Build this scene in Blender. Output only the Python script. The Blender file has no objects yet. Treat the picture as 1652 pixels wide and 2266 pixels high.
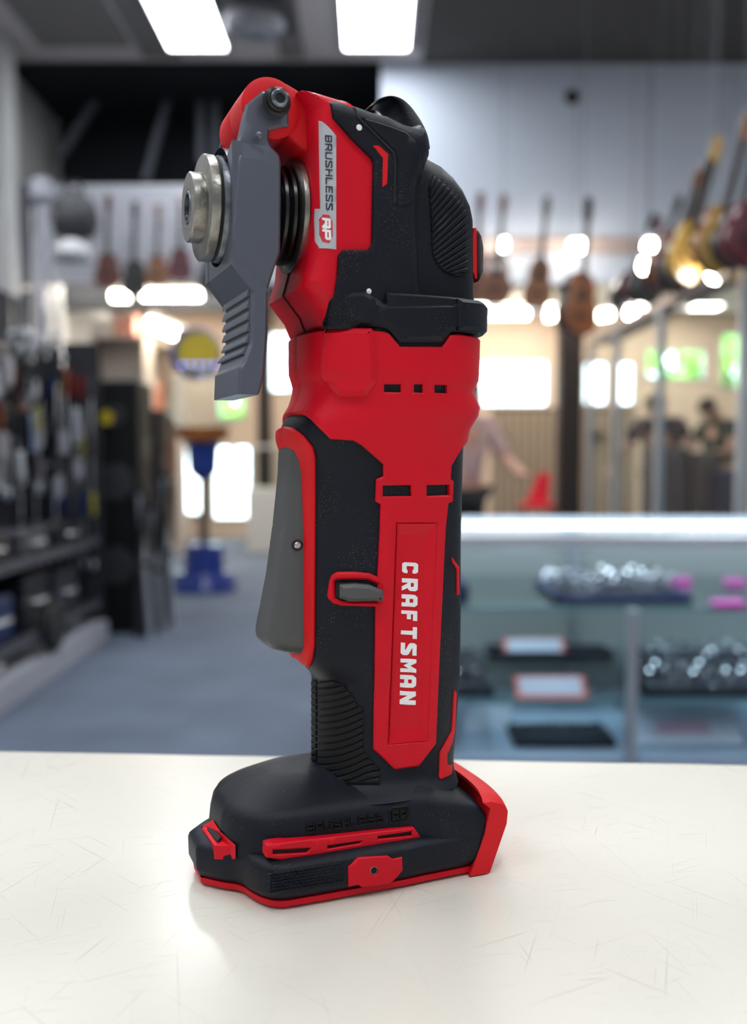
import bpy, bmesh, math, random
import numpy as np
from mathutils import Vector, Matrix
from mathutils.geometry import delaunay_2d_cdt
random.seed(7); np.random.seed(7)
PI = math.pi
S = bpy.context.scene
C = S.collection

# ------------------------------------------------------------------ camera
CAM_Z = 1.118                 # eye height above the shop floor
COUNTER_Z = 0.96              # laminate counter top
FPX, CXP, CYP, HZP = 2100., 826., 1133., 1010.
PITCH = math.atan((CYP - HZP) / FPX)
cam_d = bpy.data.cameras.new('camera'); cam = bpy.data.objects.new('camera', cam_d); C.objects.link(cam)
cam.location = (0, 0, CAM_Z); cam.rotation_euler = (PI / 2 - PITCH, 0, 0)
cam_d.sensor_fit = 'VERTICAL'; cam_d.sensor_height = 36.; cam_d.lens = FPX / 2266. * 36.
cam_d.clip_start = .01; cam_d.clip_end = 200
cam_d.dof.use_dof = True; cam_d.dof.focus_distance = .352; cam_d.dof.aperture_fstop = 6.2
S.camera = cam

# ------------------------------------------------------------------ world, exposure
w = bpy.data.worlds.new('daylight'); S.world = w; w.use_nodes = True
bg = w.node_tree.nodes['Background']; bg.inputs[0].default_value = (.86, .95, 1, 1); bg.inputs[1].default_value = 5.0
vs = S.view_settings; vs.view_transform = 'Standard'; vs.look = 'None'; vs.gamma = 1; vs.use_curve_mapping = False
vs.exposure = 1.05

# ------------------------------------------------------------------ pixel -> place helpers (1652 x 2266 frame)
def ray(px, py):
    a = (px - CXP) / FPX; b = -(py - CYP) / FPX
    return np.array([a, math.cos(PITCH) + b * math.sin(PITCH), -math.sin(PITCH) + b * math.cos(PITCH)])
CAMP = np.array([0, 0, CAM_Z])
def at(px, py, Y):                       # point seen at a pixel, at depth Y into the shop
    d = ray(px, py); return Vector(CAMP + d * (Y / d[1]))
TH = math.radians(22)
TO = np.array([.008, .377, COUNTER_Z])   # the tool's base point
TF = np.array([-math.cos(TH), -math.sin(TH), 0]); TN = np.array([math.sin(TH), -math.cos(TH), 0]); TU = np.array([0, 0, 1.])
def loc(wp): q = wp - TO; return np.array([q @ TF, q @ TN, q @ TU])
def side(px, py, y=0.):                  # tool-local point on the plane y
    d = ray(px, py); t = (y + (TO - CAMP) @ TN) / (d @ TN); return loc(CAMP + d * t)
def lev(px, py, z=0.):                   # tool-local point on the level z
    d = ray(px, py); t = (z + COUNTER_Z - CAM_Z) / d[2]; return loc(CAMP + d * t)
CB = np.array([[1, 0, 0], [0, math.cos(PITCH), -math.sin(PITCH)], [0, math.sin(PITCH), math.cos(PITCH)]])
def proj(L):                             # tool-local points (n,3) -> pixels
    Wp = TO + L[:, :1] * TF + L[:, 1:2] * TN + L[:, 2:] * TU - CAMP
    c = Wp @ CB.T
    return np.stack([CXP + FPX * c[:, 0] / c[:, 1], CYP - FPX * c[:, 2] / c[:, 1]], 1)

# ------------------------------------------------------------------ materials
MATS = {}
def mat(name, col, rough=.5, metal=0, bump=0, bscale=200, var=0, vscale=30, spec=.5, emit=0, specks=None, coat=0, alpha=None, trans=0):
    if name in MATS: return MATS[name]
    m = bpy.data.materials.new(name); m.use_nodes = True; nt = m.node_tree; N = nt.nodes; L = nt.links
    b = N['Principled BSDF']
    b.inputs['Base Color'].default_value = (*col, 1); b.inputs['Roughness'].default_value = rough
    b.inputs['Metallic'].default_value = metal; b.inputs['Specular IOR Level'].default_value = spec
    b.inputs['Coat Weight'].default_value = coat
    if emit: b.inputs['Emission Color'].default_value = (*col, 1); b.inputs['Emission Strength'].default_value = emit
    if trans: b.inputs['Transmission Weight'].default_value = trans
    tc = N.new('ShaderNodeTexCoord')
    csock = None
    if var:
        nz = N.new('ShaderNodeTexNoise'); nz.inputs['Scale'].default_value = vscale; nz.inputs['Detail'].default_value = 4
        L.new(tc.outputs['Object'], nz.inputs['Vector'])
        r = N.new('ShaderNodeValToRGB'); r.color_ramp.elements[0].position = .3; r.color_ramp.elements[1].position = .7
        r.color_ramp.elements[0].color = (*[c * (1 - var) for c in col], 1); r.color_ramp.elements[1].color = (*[min(1, c * (1 + var)) for c in col], 1)
        L.new(nz.outputs['Fac'], r.inputs['Fac']); csock = r.outputs['Color']
    if specks:                            # pale dust grains: (scale, threshold, amount)
        sc, th, am = specks
        v = N.new('ShaderNodeTexVoronoi'); v.inputs['Scale'].default_value = sc; L.new(tc.outputs['Object'], v.inputs['Vector'])
        lt = N.new('ShaderNodeMath'); lt.operation = 'LESS_THAN'; lt.inputs[1].default_value = th; L.new(v.outputs['Distance'], lt.inputs[0])
        n2 = N.new('ShaderNodeTexNoise'); n2.inputs['Scale'].default_value = 60; n2.inputs['Detail'].default_value = 3; L.new(tc.outputs['Object'], n2.inputs['Vector'])
        g = N.new('ShaderNodeMapRange'); g.inputs[1].default_value = .5; g.inputs[2].default_value = .68; L.new(n2.outputs['Fac'], g.inputs[0])
        mu = N.new('ShaderNodeMath'); mu.operation = 'MULTIPLY'; L.new(lt.outputs[0], mu.inputs[0]); L.new(g.outputs[0], mu.inputs[1])
        m2 = N.new('ShaderNodeMath'); m2.operation = 'MULTIPLY'; L.new(mu.outputs[0], m2.inputs[0]); m2.inputs[1].default_value = am
        mx = N.new('ShaderNodeMix'); mx.data_type = 'RGBA'; L.new(m2.outputs[0], mx.inputs[0])
        if csock: L.new(csock, mx.inputs[6])
        else: mx.inputs[6].default_value = (*col, 1)
        mx.inputs[7].default_value = (.55, .53, .5, 1); csock = mx.outputs[2]
    if csock:
        L.new(csock, b.inputs['Base Color'])
        if emit: L.new(csock, b.inputs['Emission Color'])
    if bump:
        n3 = N.new('ShaderNodeTexNoise'); n3.inputs['Scale'].default_value = bscale; n3.inputs['Detail'].default_value = 2
        L.new(tc.outputs['Object'], n3.inputs['Vector'])
        bp = N.new('ShaderNodeBump'); bp.inputs['Strength'].default_value = bump; bp.inputs['Distance'].default_value = .0005
        L.new(n3.outputs['Fac'], bp.inputs['Height']); L.new(bp.outputs['Normal'], b.inputs['Normal'])
    MATS[name] = m; return m

RED = mat('red_plastic', (.61, .003, .016), .45, spec=.22, bump=.12, bscale=2500)
REDR = mat('red_rubber', (.66, .008, .014), .55, spec=.25, bump=.1, bscale=2500)
BLK = mat('black_rubber', (.0045, .006, .0125), .5, spec=.25, bump=.25, bscale=1800, var=.25, vscale=40, specks=(1500, .13, .6))
GRIPM = mat('grip_rubber', (.006, .006, .007), .6, spec=.25, bump=.25, bscale=1800)
DARK = mat('slot_black', (.006, .006, .007), .7)
GREY = mat('grey_plastic', (.07, .07, .073), .45, bump=.1, bscale=2500)
LEVM = mat('painted_grey_steel', (.135, .145, .185), .34, metal=.6, bump=.06, bscale=1500)
STEEL = mat('worn_steel', (.30, .285, .26), .33, metal=1, var=.25, vscale=180, bump=.25, bscale=700)
STEELD = mat('dark_steel', (.14, .15, .17), .38, metal=1, var=.45, vscale=220, bump=.3, bscale=700)
CHROME = mat('chrome', (.6, .6, .62), .18, metal=1)
BOOT = mat('rubber_boot', (.006, .006, .007), .28)
LBL = mat('silver_label', (.50, .52, .56), .38, metal=.2)
INK = mat('navy_ink', (.02, .022, .05), .5)
WHITE = mat('white_print', (.86, .86, .88), .5, var=.05, vscale=400)
LRED = mat('label_red', (.62, .03, .05), .4)

# ------------------------------------------------------------------ object helpers
def tag(o, label=None, cat=None, group=None, kind=None):
    if label: o['label'] = label
    if cat: o['category'] = cat
    if group: o['group'] = group
    if kind: o['kind'] = kind
    return o
def empty(name, loc_, rz=0, label=None, cat=None, group=None):
    o = bpy.data.objects.new(name, None); C.objects.link(o); o.empty_display_size = .05
    o.location = loc_; o.rotation_euler = (0, 0, rz); return tag(o, label, cat, group)
def mesh_obj(name, V, Fc, m, parent=None, smooth=35, recalc=True):
    me = bpy.data.meshes.new(name); me.from_pydata([tuple(map(float, v)) for v in V], [], [tuple(map(int, f)) for f in Fc])
    if recalc:
        bm = bmesh.new(); bm.from_mesh(me); bmesh.ops.remove_doubles(bm, verts=bm.verts, dist=1e-6); bmesh.ops.recalc_face_normals(bm, faces=bm.faces); bm.to_mesh(me); bm.free()
    me.materials.append(m)
    if smooth:
        me.polygons.foreach_set('use_smooth', [True] * len(me.polygons)); me.set_sharp_from_angle(angle=math.radians(smooth))
    o = bpy.data.objects.new(name, me); C.objects.link(o)
    if parent: o.parent = parent
    return o
def copy_tree(o, parent=None):
    c = o.copy(); C.objects.link(c); c.parent = parent
    for ch in list(o.children): copy_tree(ch, c)
    return c
class MB:                                  # collects boxes, bars, tubes; build() links them as one mesh
    def __init__(s): s.V = []; s.F = []
    def add(s, V, F):
        k = len(s.V); s.V += [tuple(v) for v in V]; s.F += [tuple(i + k for i in f) for f in F]; return s
    def box(s, x0, x1, y0, y1, z0, z1, b=0):
        if b <= 0:
            V = [(x, y, z) for z in (z0, z1) for y in (y0, y1) for x in (x0, x1)]
            return s.add(V, [(0, 2, 3, 1), (4, 5, 7, 6), (0, 1, 5, 4), (2, 6, 7, 3), (0, 4, 6, 2), (1, 3, 7, 5)])
        P = [(x0 + b, y0), (x1 - b, y0), (x1, y0 + b), (x1, y1 - b), (x1 - b, y1), (x0 + b, y1), (x0, y1 - b), (x0, y0 + b)]
        Q = [(x0 + b, y0 + b), (x1 - b, y0 + b), (x1 - b, y0 + b), (x1 - b, y1 - b), (x1 - b, y1 - b), (x0 + b, y1 - b), (x0 + b, y1 - b), (x0 + b, y0 + b)]
        return s.rings([[(x, y, z0) for x, y in Q], [(x, y, z0 + b) for x, y in P], [(x, y, z1 - b) for x, y in P], [(x, y, z1) for x, y in Q]])
    def rings(s, R, cap=True, closed=False):
        n = len(R[0]); V = [v for r in R for v in r]; F = []
        m = len(R)
        for i in range(m if closed else m - 1):
            j = (i + 1) % m
            for k in range(n):
                l = (k + 1) % n; F.append((i * n + k, i * n + l, j * n + l, j * n + k))
        if cap and not closed: F += [tuple(range(n))[::-1], tuple((m - 1) * n + k for k in range(n))]
        return s.add(V, F)
    def prism(s, P, axis, a0, a1):          # polygon P extruded along an axis; P in the two other axes
        def mk(p, a): return {'x': (a, p[0], p[1]), 'y': (p[0], a, p[1]), 'z': (p[0], p[1], a)}[axis]
        return s.rings([[mk(p, a0) for p in P], [mk(p, a1) for p in P]])
    def tube(s, pts, r, n=8, cap=True):
        pts = [Vector(p) for p in pts]; R = []
        rr = r if isinstance(r, (list, tuple)) else [r] * len(pts)
        ref = None
        for i, p in enumerate(pts):
            t = (pts[min(i + 1, len(pts) - 1)] - pts[max(i - 1, 0)]).normalized()
            if ref is None: ref = t.orthogonal().normalized()
            ref = (ref - t * ref.dot(t)).normalized(); b = t.cross(ref)
            R.append([p + (ref * math.cos(2 * PI * k / n) + b * math.sin(2 * PI * k / n)) * rr[i] for k in range(n)])
        return s.rings(R, cap)
    def lathe(s, prof, c=(0, 0, 0), axis='z', n=24, cap=True):   # prof: (radius, height)
        R = []
        for r, h in prof:
            ring = []
            for k in range(n):
                a = 2 * PI * k / n; u, v = r * math.cos(a), r * math.sin(a)
                q = {'z': (u, v, h), 'x': (h, u, v), 'y': (u, h, v)}[axis]
                ring.append((q[0] + c[0], q[1] + c[1], q[2] + c[2]))
            R.append(ring)
        return s.rings(R, cap)
    def build(s, name, m, parent=None, smooth=35): return mesh_obj(name, s.V, s.F, m, parent, smooth)
# ------------------------------------------------------------------ surface tools: pillows, lofts, patches
def densify(P, step):
    out = []
    n = len(P)
    for i in range(n):
        a = np.array(P[i], float); b = np.array(P[(i + 1) % n], float); k = max(1, int(math.ceil(np.linalg.norm(b - a) / step)))
        out += [a + (b - a) * j / k for j in range(k)]
    return np.array(out)
def area(P): x, y = P[:, 0], P[:, 1]; return .5 * np.sum(x * np.roll(y, -1) - y * np.roll(x, -1))
def inset(P, d):                           # towards the inside of a ccw loop
    a = np.roll(P, 1, 0); b = np.roll(P, -1, 0)
    t1 = P - a; t2 = b - P
    t1 /= np.linalg.norm(t1, axis=1)[:, None] + 1e-12; t2 /= np.linalg.norm(t2, axis=1)[:, None] + 1e-12
    n1 = np.stack([-t1[:, 1], t1[:, 0]], 1); n2 = np.stack([-t2[:, 1], t2[:, 0]], 1)
    n = n1 + n2; n /= np.maximum(np.sum(n * n, 1) / 2, .6)[:, None]
    return P + n * d
def inside(pts, P):
    x, y = pts[:, 0], pts[:, 1]; r = np.zeros(len(pts), bool); n = len(P)
    for i in range(n):
        (x1, y1), (x2, y2) = P[i], P[(i + 1) % n]
        if y1 == y2: continue
        c = ((y1 > y) != (y2 > y)) & (x < (x2 - x1) * (y - y1) / (y2 - y1) + x1); r ^= c
    return r
def seg_dist(pts, A, B):
    d = np.full(len(pts), 1e9)
    for a, b in zip(A, B):
        ab = b - a; t = np.clip(((pts - a) @ ab) / (ab @ ab + 1e-18), 0, 1)
        d = np.minimum(d, np.linalg.norm(pts - (a + t[:, None] * ab), axis=1))
    return d
def chaikin(P, k=1, keep=()):
    P = [np.array(p, float) for p in P]
    for _ in range(k):
        Q = []
        for i in range(len(P)):
            a, b = P[i], P[(i + 1) % len(P)]; Q += [a * .75 + b * .25, a * .25 + b * .75]
        P = Q
    return P
def tri_region(loops, step, extra=True):   # loops[0] outer ccw, others holes; returns points, triangles (loops' points come first)
    pts = np.concatenate(loops); E = []; k = 0
    for L_ in loops:
        n = len(L_); E += [(k + i, k + (i + 1) % n) for i in range(n)]; k += n
    if extra:
        lo = loops[0].min(0); hi = loops[0].max(0)
        gx = np.arange(lo[0], hi[0], step); gz = np.arange(lo[1], hi[1], step * .87)
        G = np.array([(x + (step * .5 if j % 2 else 0), z) for j, z in enumerate(gz) for x in gx])
        if len(G):
            ok = inside(G, loops[0])
            for h in loops[1:]: ok &= ~inside(G, h)
            G = G[ok]
        if len(G):
            d = seg_dist(G, np.concatenate(loops), np.concatenate([np.roll(l, -1, 0) for l in loops])); G = G[d > step * .45]
        if len(G): pts = np.concatenate([pts, G])
    sc = 1000.
    vo, eo, fo, ov, oe, of = delaunay_2d_cdt([Vector((float(p[0] * sc), float(p[1] * sc))) for p in pts], E, [], 0, 1e-7)
    vo = np.array([(v[0], v[1]) for v in vo]) / sc
    mp = [o[0] if o else -1 for o in ov]
    T = np.array([f for f in fo if len(f) == 3]); cen = vo[T].mean(1)
    ok = inside(cen, loops[0])
    for h in loops[1:]: ok &= ~inside(cen, h)
    T = T[ok]
    idx = {o: i for i, o in enumerate(mp) if o >= 0}
    order = {}; P = list(pts); 
    for i in range(len(vo)):
        if mp[i] >= 0: order[i] = mp[i]
        else: order[i] = len(P); P.append(vo[i])
    return np.array(P), [[order[i] for i in t] for t in T]
def prof(t, e=2.): t = np.clip(t, 0, 1); return np.maximum(0, 1 - (1 - t) ** e) ** (1 / e)

class Pillow:                              # a solid traced in the x-z plane with rounded flanks, symmetric about y = 0
    def __init__(s, outline, W, w0, r, soft=None, bev=.0006, e=2., holes=(), dens=.0012):
        P = np.array(outline, float); n = len(P)
        soft = soft if soft is not None else [True] * n      # soft[i]: edge i -> i+1 is rounded
        A = P; B = np.roll(P, -1, 0)
        s.SA = [A[i] for i in range(n) if soft[i]]; s.SB = [B[i] for i in range(n) if soft[i]]
        s.HA = [A[i] for i in range(n) if not soft[i]]; s.HB = [B[i] for i in range(n) if not soft[i]]
        for h in holes:
            h = np.array(h); s.SA += list(h); s.SB += list(np.roll(h, -1, 0))
        s.P, s.W, s.w0, s.r, s.bev, s.e, s.holes, s.dens = P, W, w0, r, bev, e, [np.array(h) for h in holes], dens
    def y(s, pts):
        pts = np.atleast_2d(np.array(pts, float)); yy = np.full(len(pts), s.W)
        if len(s.SA): yy = s.w0 + (s.W - s.w0) * prof(seg_dist(pts, s.SA, s.SB) / s.r, s.e)
        if len(s.HA): yy = np.minimum(yy, yy - s.bev * (1 - prof(seg_dist(pts, s.HA, s.HB) / s.bev)))
        return yy
    def pos(s, pts): pts = np.atleast_2d(pts); return np.stack([pts[:, 0], s.y(pts), pts[:, 1]], 1)
    def px(s, x, y):                       # surface coordinates seen at a pixel
        yy = s.W
        for _ in range(12):
            q = side(x, y, yy); yy = .5 * yy + .5 * float(s.y([(q[0], q[2])])[0])
        return (q[0], q[2])
    def build(s, name, m, parent, step=.002, smooth=40):
        loops = [densify(s.P, s.dens)]
        if area(loops[0]) < 0: loops[0] = loops[0][::-1]
        for h in s.holes: loops.append(densify(h, s.dens))
        inner = []                          # extra rings near the rim so the rounding is smooth
        base = loops[0]
        extra = [inset(base, s.r * q) for q in (.04, .14, .32, .6)] if len(s.SA) and s.r > .001 else []
        pts, T = tri_region_pts(loops, extra, step)
        yy = s.y(pts); n = len(pts)
        nb = sum(len(l) for l in loops); yy[:nb] = np.where(seg_hit(s, pts[:nb]), s.w0, np.maximum(yy[:nb], s.w0 * .2))
        V = [(p[0], q, p[1]) for p, q in zip(pts, yy)] + [(p[0], -q, p[1]) for p, q in zip(pts, yy)]
        F = [tuple(t) for t in T] + [(t[0] + n, t[2] + n, t[1] + n) for t in T]
        k = 0
        for l in loops:
            c = len(l)
            for i in range(c): j = (i + 1) % c; F.append((k + i, k + j, k + j + n, k + i + n))
            k += c
        return mesh_obj(name, V, F, m, parent, smooth)
def seg_hit(s, pts):
    if not len(s.HA): return np.ones(len(pts), bool)
    if not len(s.SA): return np.zeros(len(pts), bool)
    return seg_dist(pts, s.SA, s.SB) < 1e-5
def tri_region_pts(loops, extra, step):
    pts0 = np.concatenate(loops); nb = len(pts0)
    lo = loops[0].min(0); hi = loops[0].max(0)
    gx = np.arange(lo[0], hi[0], step); gz = np.arange(lo[1], hi[1], step * .87)
    G = [np.array([(x + (step * .5 if j % 2 else 0), z) for j, z in enumerate(gz) for x in gx])] + list(extra)
    G = np.concatenate(G); ok = inside(G, loops[0])
    for h in loops[1:]: ok &= ~inside(G, h)
    G = G[ok]; d = seg_dist(G, pts0, np.concatenate([np.roll(l, -1, 0) for l in loops])); G = G[d > .00012]
    # thin out: drop points too close to one another
    key = np.round(G / .0004).astype(int); _, ix = np.unique(key, axis=0, return_index=True); G = G[ix]
    E = []; k = 0
    for L_ in loops:
        c = len(L_); E += [(k + i, k + (i + 1) % c) for i in range(c)]; k += c
    pts = np.concatenate([pts0, G])
    vo, eo, fo, ov, oe, of = delaunay_2d_cdt([Vector((float(p[0] * 1000), float(p[1] * 1000))) for p in pts], E, [], 0, 1e-7)
    vo = np.array([(v[0], v[1]) for v in vo]) / 1000.
    T = np.array([f for f in fo if len(f) == 3]); cen = vo[T].mean(1); ok = inside(cen, loops[0])
    for h in loops[1:]: ok &= ~inside(cen, h)
    T = T[ok]; P = list(pts); order = []
    for i in range(len(vo)):
        if ov[i]: order.append(ov[i][0])
        else: order.append(len(P)); P.append(vo[i])
    return np.array(P), [[order[i] for i in t] for t in T]

class Loft:                                # stacked superellipse sections along z; surface coordinates (u * .03, z)
    K = .03
    def __init__(s, rows, n=2.7):
        s.n = n; R = []
        for py, L_, R_, b in rows:
            z = side((L_ + R_) / 2, py, 0)[2]
            xc = 0.; a = .03
            U = np.linspace(0, 2 * PI, 180)
            for _ in range(25):
                p = proj(s.sec(U, xc, a, b, z)); e0, e1 = p[:, 0].min(), p[:, 0].max()
                k = .37 / FPX
                a += .45 * ((R_ - L_) - (e1 - e0)) * k; xc -= .9 * ((R_ + L_) / 2 - (e1 + e0) / 2) * k
            R.append((z, xc, a, b))
        R.sort(); s.R = np.array(R)
    def sec(s, u, xc, a, b, z):
        c, d = np.cos(u), np.sin(u); q = 2 / s.n
        return np.stack([xc + a * np.sign(c) * np.abs(c) ** q, b * np.sign(d) * np.abs(d) ** q, np.zeros_like(u) + z], 1)
    def par(s, z):
        o = []
        for k in (1, 2, 3): o.append(sum(np.interp(z + h, s.R[:, 0], s.R[:, k]) for h in (-.002, -.001, 0, .001, .002)) / 5)
        return o
    def pos(s, pts):
        pts = np.atleast_2d(pts); xc, a, b = s.par(pts[:, 1]); return s.sec(pts[:, 0] / s.K, xc, a, b, pts[:, 1])
    def nor(s, pts):
        h = 2e-4; pts = np.atleast_2d(pts)
        du = s.pos(pts + [h, 0]) - s.pos(pts - [h, 0]); dz = s.pos(pts + [0, h]) - s.pos(pts - [0, h])
        n = np.cross(du, dz); return n / (np.linalg.norm(n, axis=1)[:, None] + 1e-12)
    def grid(s):
        if not hasattr(s, 'G'):
            u = np.linspace(-.6, PI + .6, 160) * s.K; z = np.linspace(s.R[0, 0], s.R[-1, 0], 220)
            s.G = np.array([(a, b) for a in u for b in z]); Pn = s.pos(s.G); s.GP = proj(Pn)
            Wp = TO + Pn[:, :1] * TF + Pn[:, 1:2] * TN + Pn[:, 2:] * TU - CAMP; Nn = s.nor(s.G)
            Nw = Nn[:, :1] * TF + Nn[:, 1:2] * TN + Nn[:, 2:] * TU; s.GP[np.sum(Wp * Nw, 1) > 0] = 1e6
    def px(s, x, y):
        s.grid(); t = np.array([x, y]); q = s.G[np.argmin(np.sum((s.GP - t) ** 2, 1))].copy(); h = 2e-5
        for _ in range(4):
            p0 = proj(s.pos(q))[0]; J = np.stack([(proj(s.pos(q + [h, 0]))[0] - p0) / h, (proj(s.pos(q + [0, h]))[0] - p0) / h], 1)
            if abs(np.linalg.det(J)) < 1e5: break
            dq = np.linalg.solve(J, t - p0); q = q + np.clip(dq, -.0008, .0008)
        return (q[0], q[1])
    def build(s, name, m, parent, z0=None, z1=None, nu=96, dz=.0015):
        z = np.arange(z0 or s.R[0, 0], (z1 or s.R[-1, 0]) + dz / 2, dz); u = np.linspace(0, 2 * PI, nu, endpoint=False)
        mb = MB(); mb.rings([s.pos(np.stack([u * s.K, np.zeros(nu) + a], 1)) for a in z]); return mb.build(name, m, parent, 60)

def patch(name, sf, loops, off, depth, bev, m, parent, step=.003, dens=.0016, smooth=40, mirror=False, sink=None):
    """A shell laid on a surface: loops[0] outline, the others openings; off = height over the surface, walls go down by depth."""
    LL = []
    for i, l in enumerate(loops):
        l = densify(l, dens)
        if (area(l) < 0) == (i == 0): l = l[::-1]
        LL.append(l)
    inn = [inset(l, bev) for l in LL]
    pts, T = tri_region_pts(inn, [], step)
    def place(q, h):
        if isinstance(sf, Loft): return sf.pos(q) + sf.nor(q) * (h[:, None] if hasattr(h, '__len__') else h)
        p = sf.pos(q); p[:, 1] += h; return p
    A = place(pts, off); V = list(A); F = [tuple(t) for t in T]
    k = 0
    for l in LL:
        n = len(l); b1 = len(V); V += list(place(l, off - bev * .9)); b2 = len(V); V += list(place(l, off - depth))
        for i in range(n):
            j = (i + 1) % n; F += [(k + i, k + j, b1 + j, b1 + i), (b1 + i, b1 + j, b2 + j, b2 + i)]
        k += n
    if mirror:
        n = len(V); V = V + [(v[0], -v[1], v[2]) for v in V]; F = F + [tuple(i + n for i in f[::-1]) for f in F]
    return mesh_obj(name, V, F, m, parent, smooth)
def PX(sf, L_):                            # traced pixels -> surface coordinates, long edges followed in short steps on lofts
    if not isinstance(sf, Loft): return [sf.px(*p) for p in L_]
    out = []
    for i, p in enumerate(L_):
        if i:
            a = L_[i - 1]; k = int(math.hypot(p[0] - a[0], p[1] - a[1]) // 14)
            out += [sf.px(a[0] + (p[0] - a[0]) * j / (k + 1), a[1] + (p[1] - a[1]) * j / (k + 1)) for j in range(1, k + 1)]
        out.append(sf.px(*p))
    return out
class Flat:                                # a vertical plane y = const of the tool
    def __init__(s, y): s.yy = y
    def pos(s, pts): pts = np.atleast_2d(pts); return np.stack([pts[:, 0], np.zeros(len(pts)) + s.yy, pts[:, 1]], 1)
    def px(s, x, y): q = side(x, y, s.yy); return (q[0], q[2])

# stroke letters in a unit box (width 1, height 1), corners cut like the tool's print
GL = {
 'C': [[(1, .84), (1, .92), (.92, 1), (.10, 1), (0, .9), (0, .10), (.10, 0), (.92, 0), (1, .08), (1, .16)]],
 'R': [[(0, 0), (0, 1), (.88, 1), (1, .88), (1, .58), (.88, .45), (0, .45)], [(.55, .45), (1, 0)]],
 'A': [[(0, 0), (0, .88), (.12, 1), (.88, 1), (1, .88), (1, 0)], [(0, .36), (1, .36)]],
 'F': [[(0, 0), (0, 1), (1, 1)], [(0, .48), (.85, .48)]],
 'T': [[(0, 1), (1, 1)], [(.5, 1), (.5, 0)]],
 'S': [[(1, .84), (1, .94), (.94, 1), (.06, 1), (0, .94), (0, .72), (.1, .62), (.9, .38), (1, .28), (1, .06), (.94, 0), (.06, 0), (0, .06), (0, .16)]],
 'M': [[(0, 0), (0, 1), (.5, .4), (1, 1), (1, 0)]],
 'N': [[(0, 0), (0, 1), (1, 0), (1, 1)]],
 'B': [[(0, 0), (0, 1), (.85, 1), (1, .88), (1, .62), (.86, .5), (0, .5)], [(.86, .5), (1, .38), (1, .12), (.85, 0), (0, 0)]],
 'U': [[(0, 1), (0, .12), (.12, 0), (.88, 0), (1, .12), (1, 1)]],
 'H': [[(0, 0), (0, 1)], [(1, 0), (1, 1)], [(0, .5), (1, .5)]],
 'L': [[(0, 1), (0, 0), (1, 0)]],
 'E': [[(1, 1), (0, 1), (0, 0), (1, 0)], [(0, .5), (.9, .5)]],
 'P': [[(0, 0), (0, 1), (.88, 1), (1, .88), (1, .52), (.88, .4), (0, .4)]],
 '+': [[(0, .5), (1, .5)], [(.5, 0), (.5, 1)]],
}
def strokes(word, adv, wid, th, fn, ext=.5):
    """word -> list of quads in text space (x along, y up; letter height 1), each mapped through fn"""
    out = []
    for i, ch in enumerate(word):
        if ch == ' ': continue
        for pl in GL[ch]:
            P = [np.array([i * adv + p[0] * (wid - th) + th / 2, p[1] * (1 - th) + th / 2]) for p in pl]
            for k in range(len(P) - 1):
                a, b = P[k], P[k + 1]; d = (b - a) / np.linalg.norm(b - a); n = np.array([-d[1], d[0]]) * th / 2
                e = d * th * .42 * (1 if True else 0)
                a2 = a - (e if k > 0 else d * th * (ext if ch not in 'CS' else .12)); b2 = b + (e if k < len(P) - 2 else d * th * (ext if ch not in 'CS' else .12))
                q = [a2 - n, b2 - n, b2 + n, a2 + n]
                m = max(1, int(np.linalg.norm(b2 - a2) / .3))
                for s_ in range(m):
                    f0, f1 = s_ / m, (s_ + 1) / m
                    out.append([fn(q[0] + (q[1] - q[0]) * f0), fn(q[0] + (q[1] - q[0]) * f1), fn(q[3] + (q[2] - q[3]) * f1), fn(q[3] + (q[2] - q[3]) * f0)])
    return out
GP = {                                     # heavy block capitals as outlines (and openings) in a unit box
 'C': [[(0, .14), (.14, 0), (.86, 0), (1, .14), (1, .34), (.68, .34), (.68, .28), (.34, .28), (.34, .72), (.68, .72), (.68, .66), (1, .66), (1, .86), (.86, 1), (.14, 1), (0, .86)]],
 'R': [[(0, 0), (.34, 0), (.34, .34), (.42, .34), (.66, 0), (1, 0), (.76, .38), (.88, .40), (1, .54), (1, .86), (.86, 1), (0, 1)], [(.34, .56), (.66, .56), (.66, .76), (.34, .76)]],
 'A': [[(0, 0), (.34, 0), (.34, .26), (.66, .26), (.66, 0), (1, 0), (1, .82), (.82, 1), (.18, 1), (0, .82)], [(.34, .5), (.66, .5), (.66, .74), (.34, .74)]],
 'F': [[(0, 0), (.34, 0), (.34, .36), (.86, .36), (.86, .60), (.34, .60), (.34, .74), (1, .74), (1, 1), (0, 1)]],
 'T': [[(.33, 0), (.67, 0), (.67, .74), (1, .74), (1, 1), (0, 1), (0, .74), (.33, .74)]],
 'S': [[(0, 0), (.86, 0), (1, .14), (1, .40), (.88, .52), (.42, .70), (.42, .74), (1, .74), (1, 1), (.14, 1), (0, .86), (0, .62), (.12, .50), (.58, .32), (.58, .27), (0, .27)]],
 'M': [[(0, 0), (.28, 0), (.28, .52), (.5, .2), (.72, .52), (.72, 0), (1, 0), (1, 1), (.74, 1), (.5, .62), (.26, 1), (0, 1)]],
 'N': [[(0, 0), (.33, 0), (.33, .5), (.67, 0), (1, 0), (1, 1), (.67, 1), (.67, .5), (.33, 1), (0, 1)]]}
def block_word(word, adv, wid, fn, sf, off, th, m, parent):
    for i, ch in enumerate(word):
        loops = [[fn(((i * adv + p[0] * wid[i]), p[1])) for p in l] for l in GP[ch]]
        patch('letter', sf, loops, off, th, .00004, m, parent, step=.004, dens=.0025, smooth=0)
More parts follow.
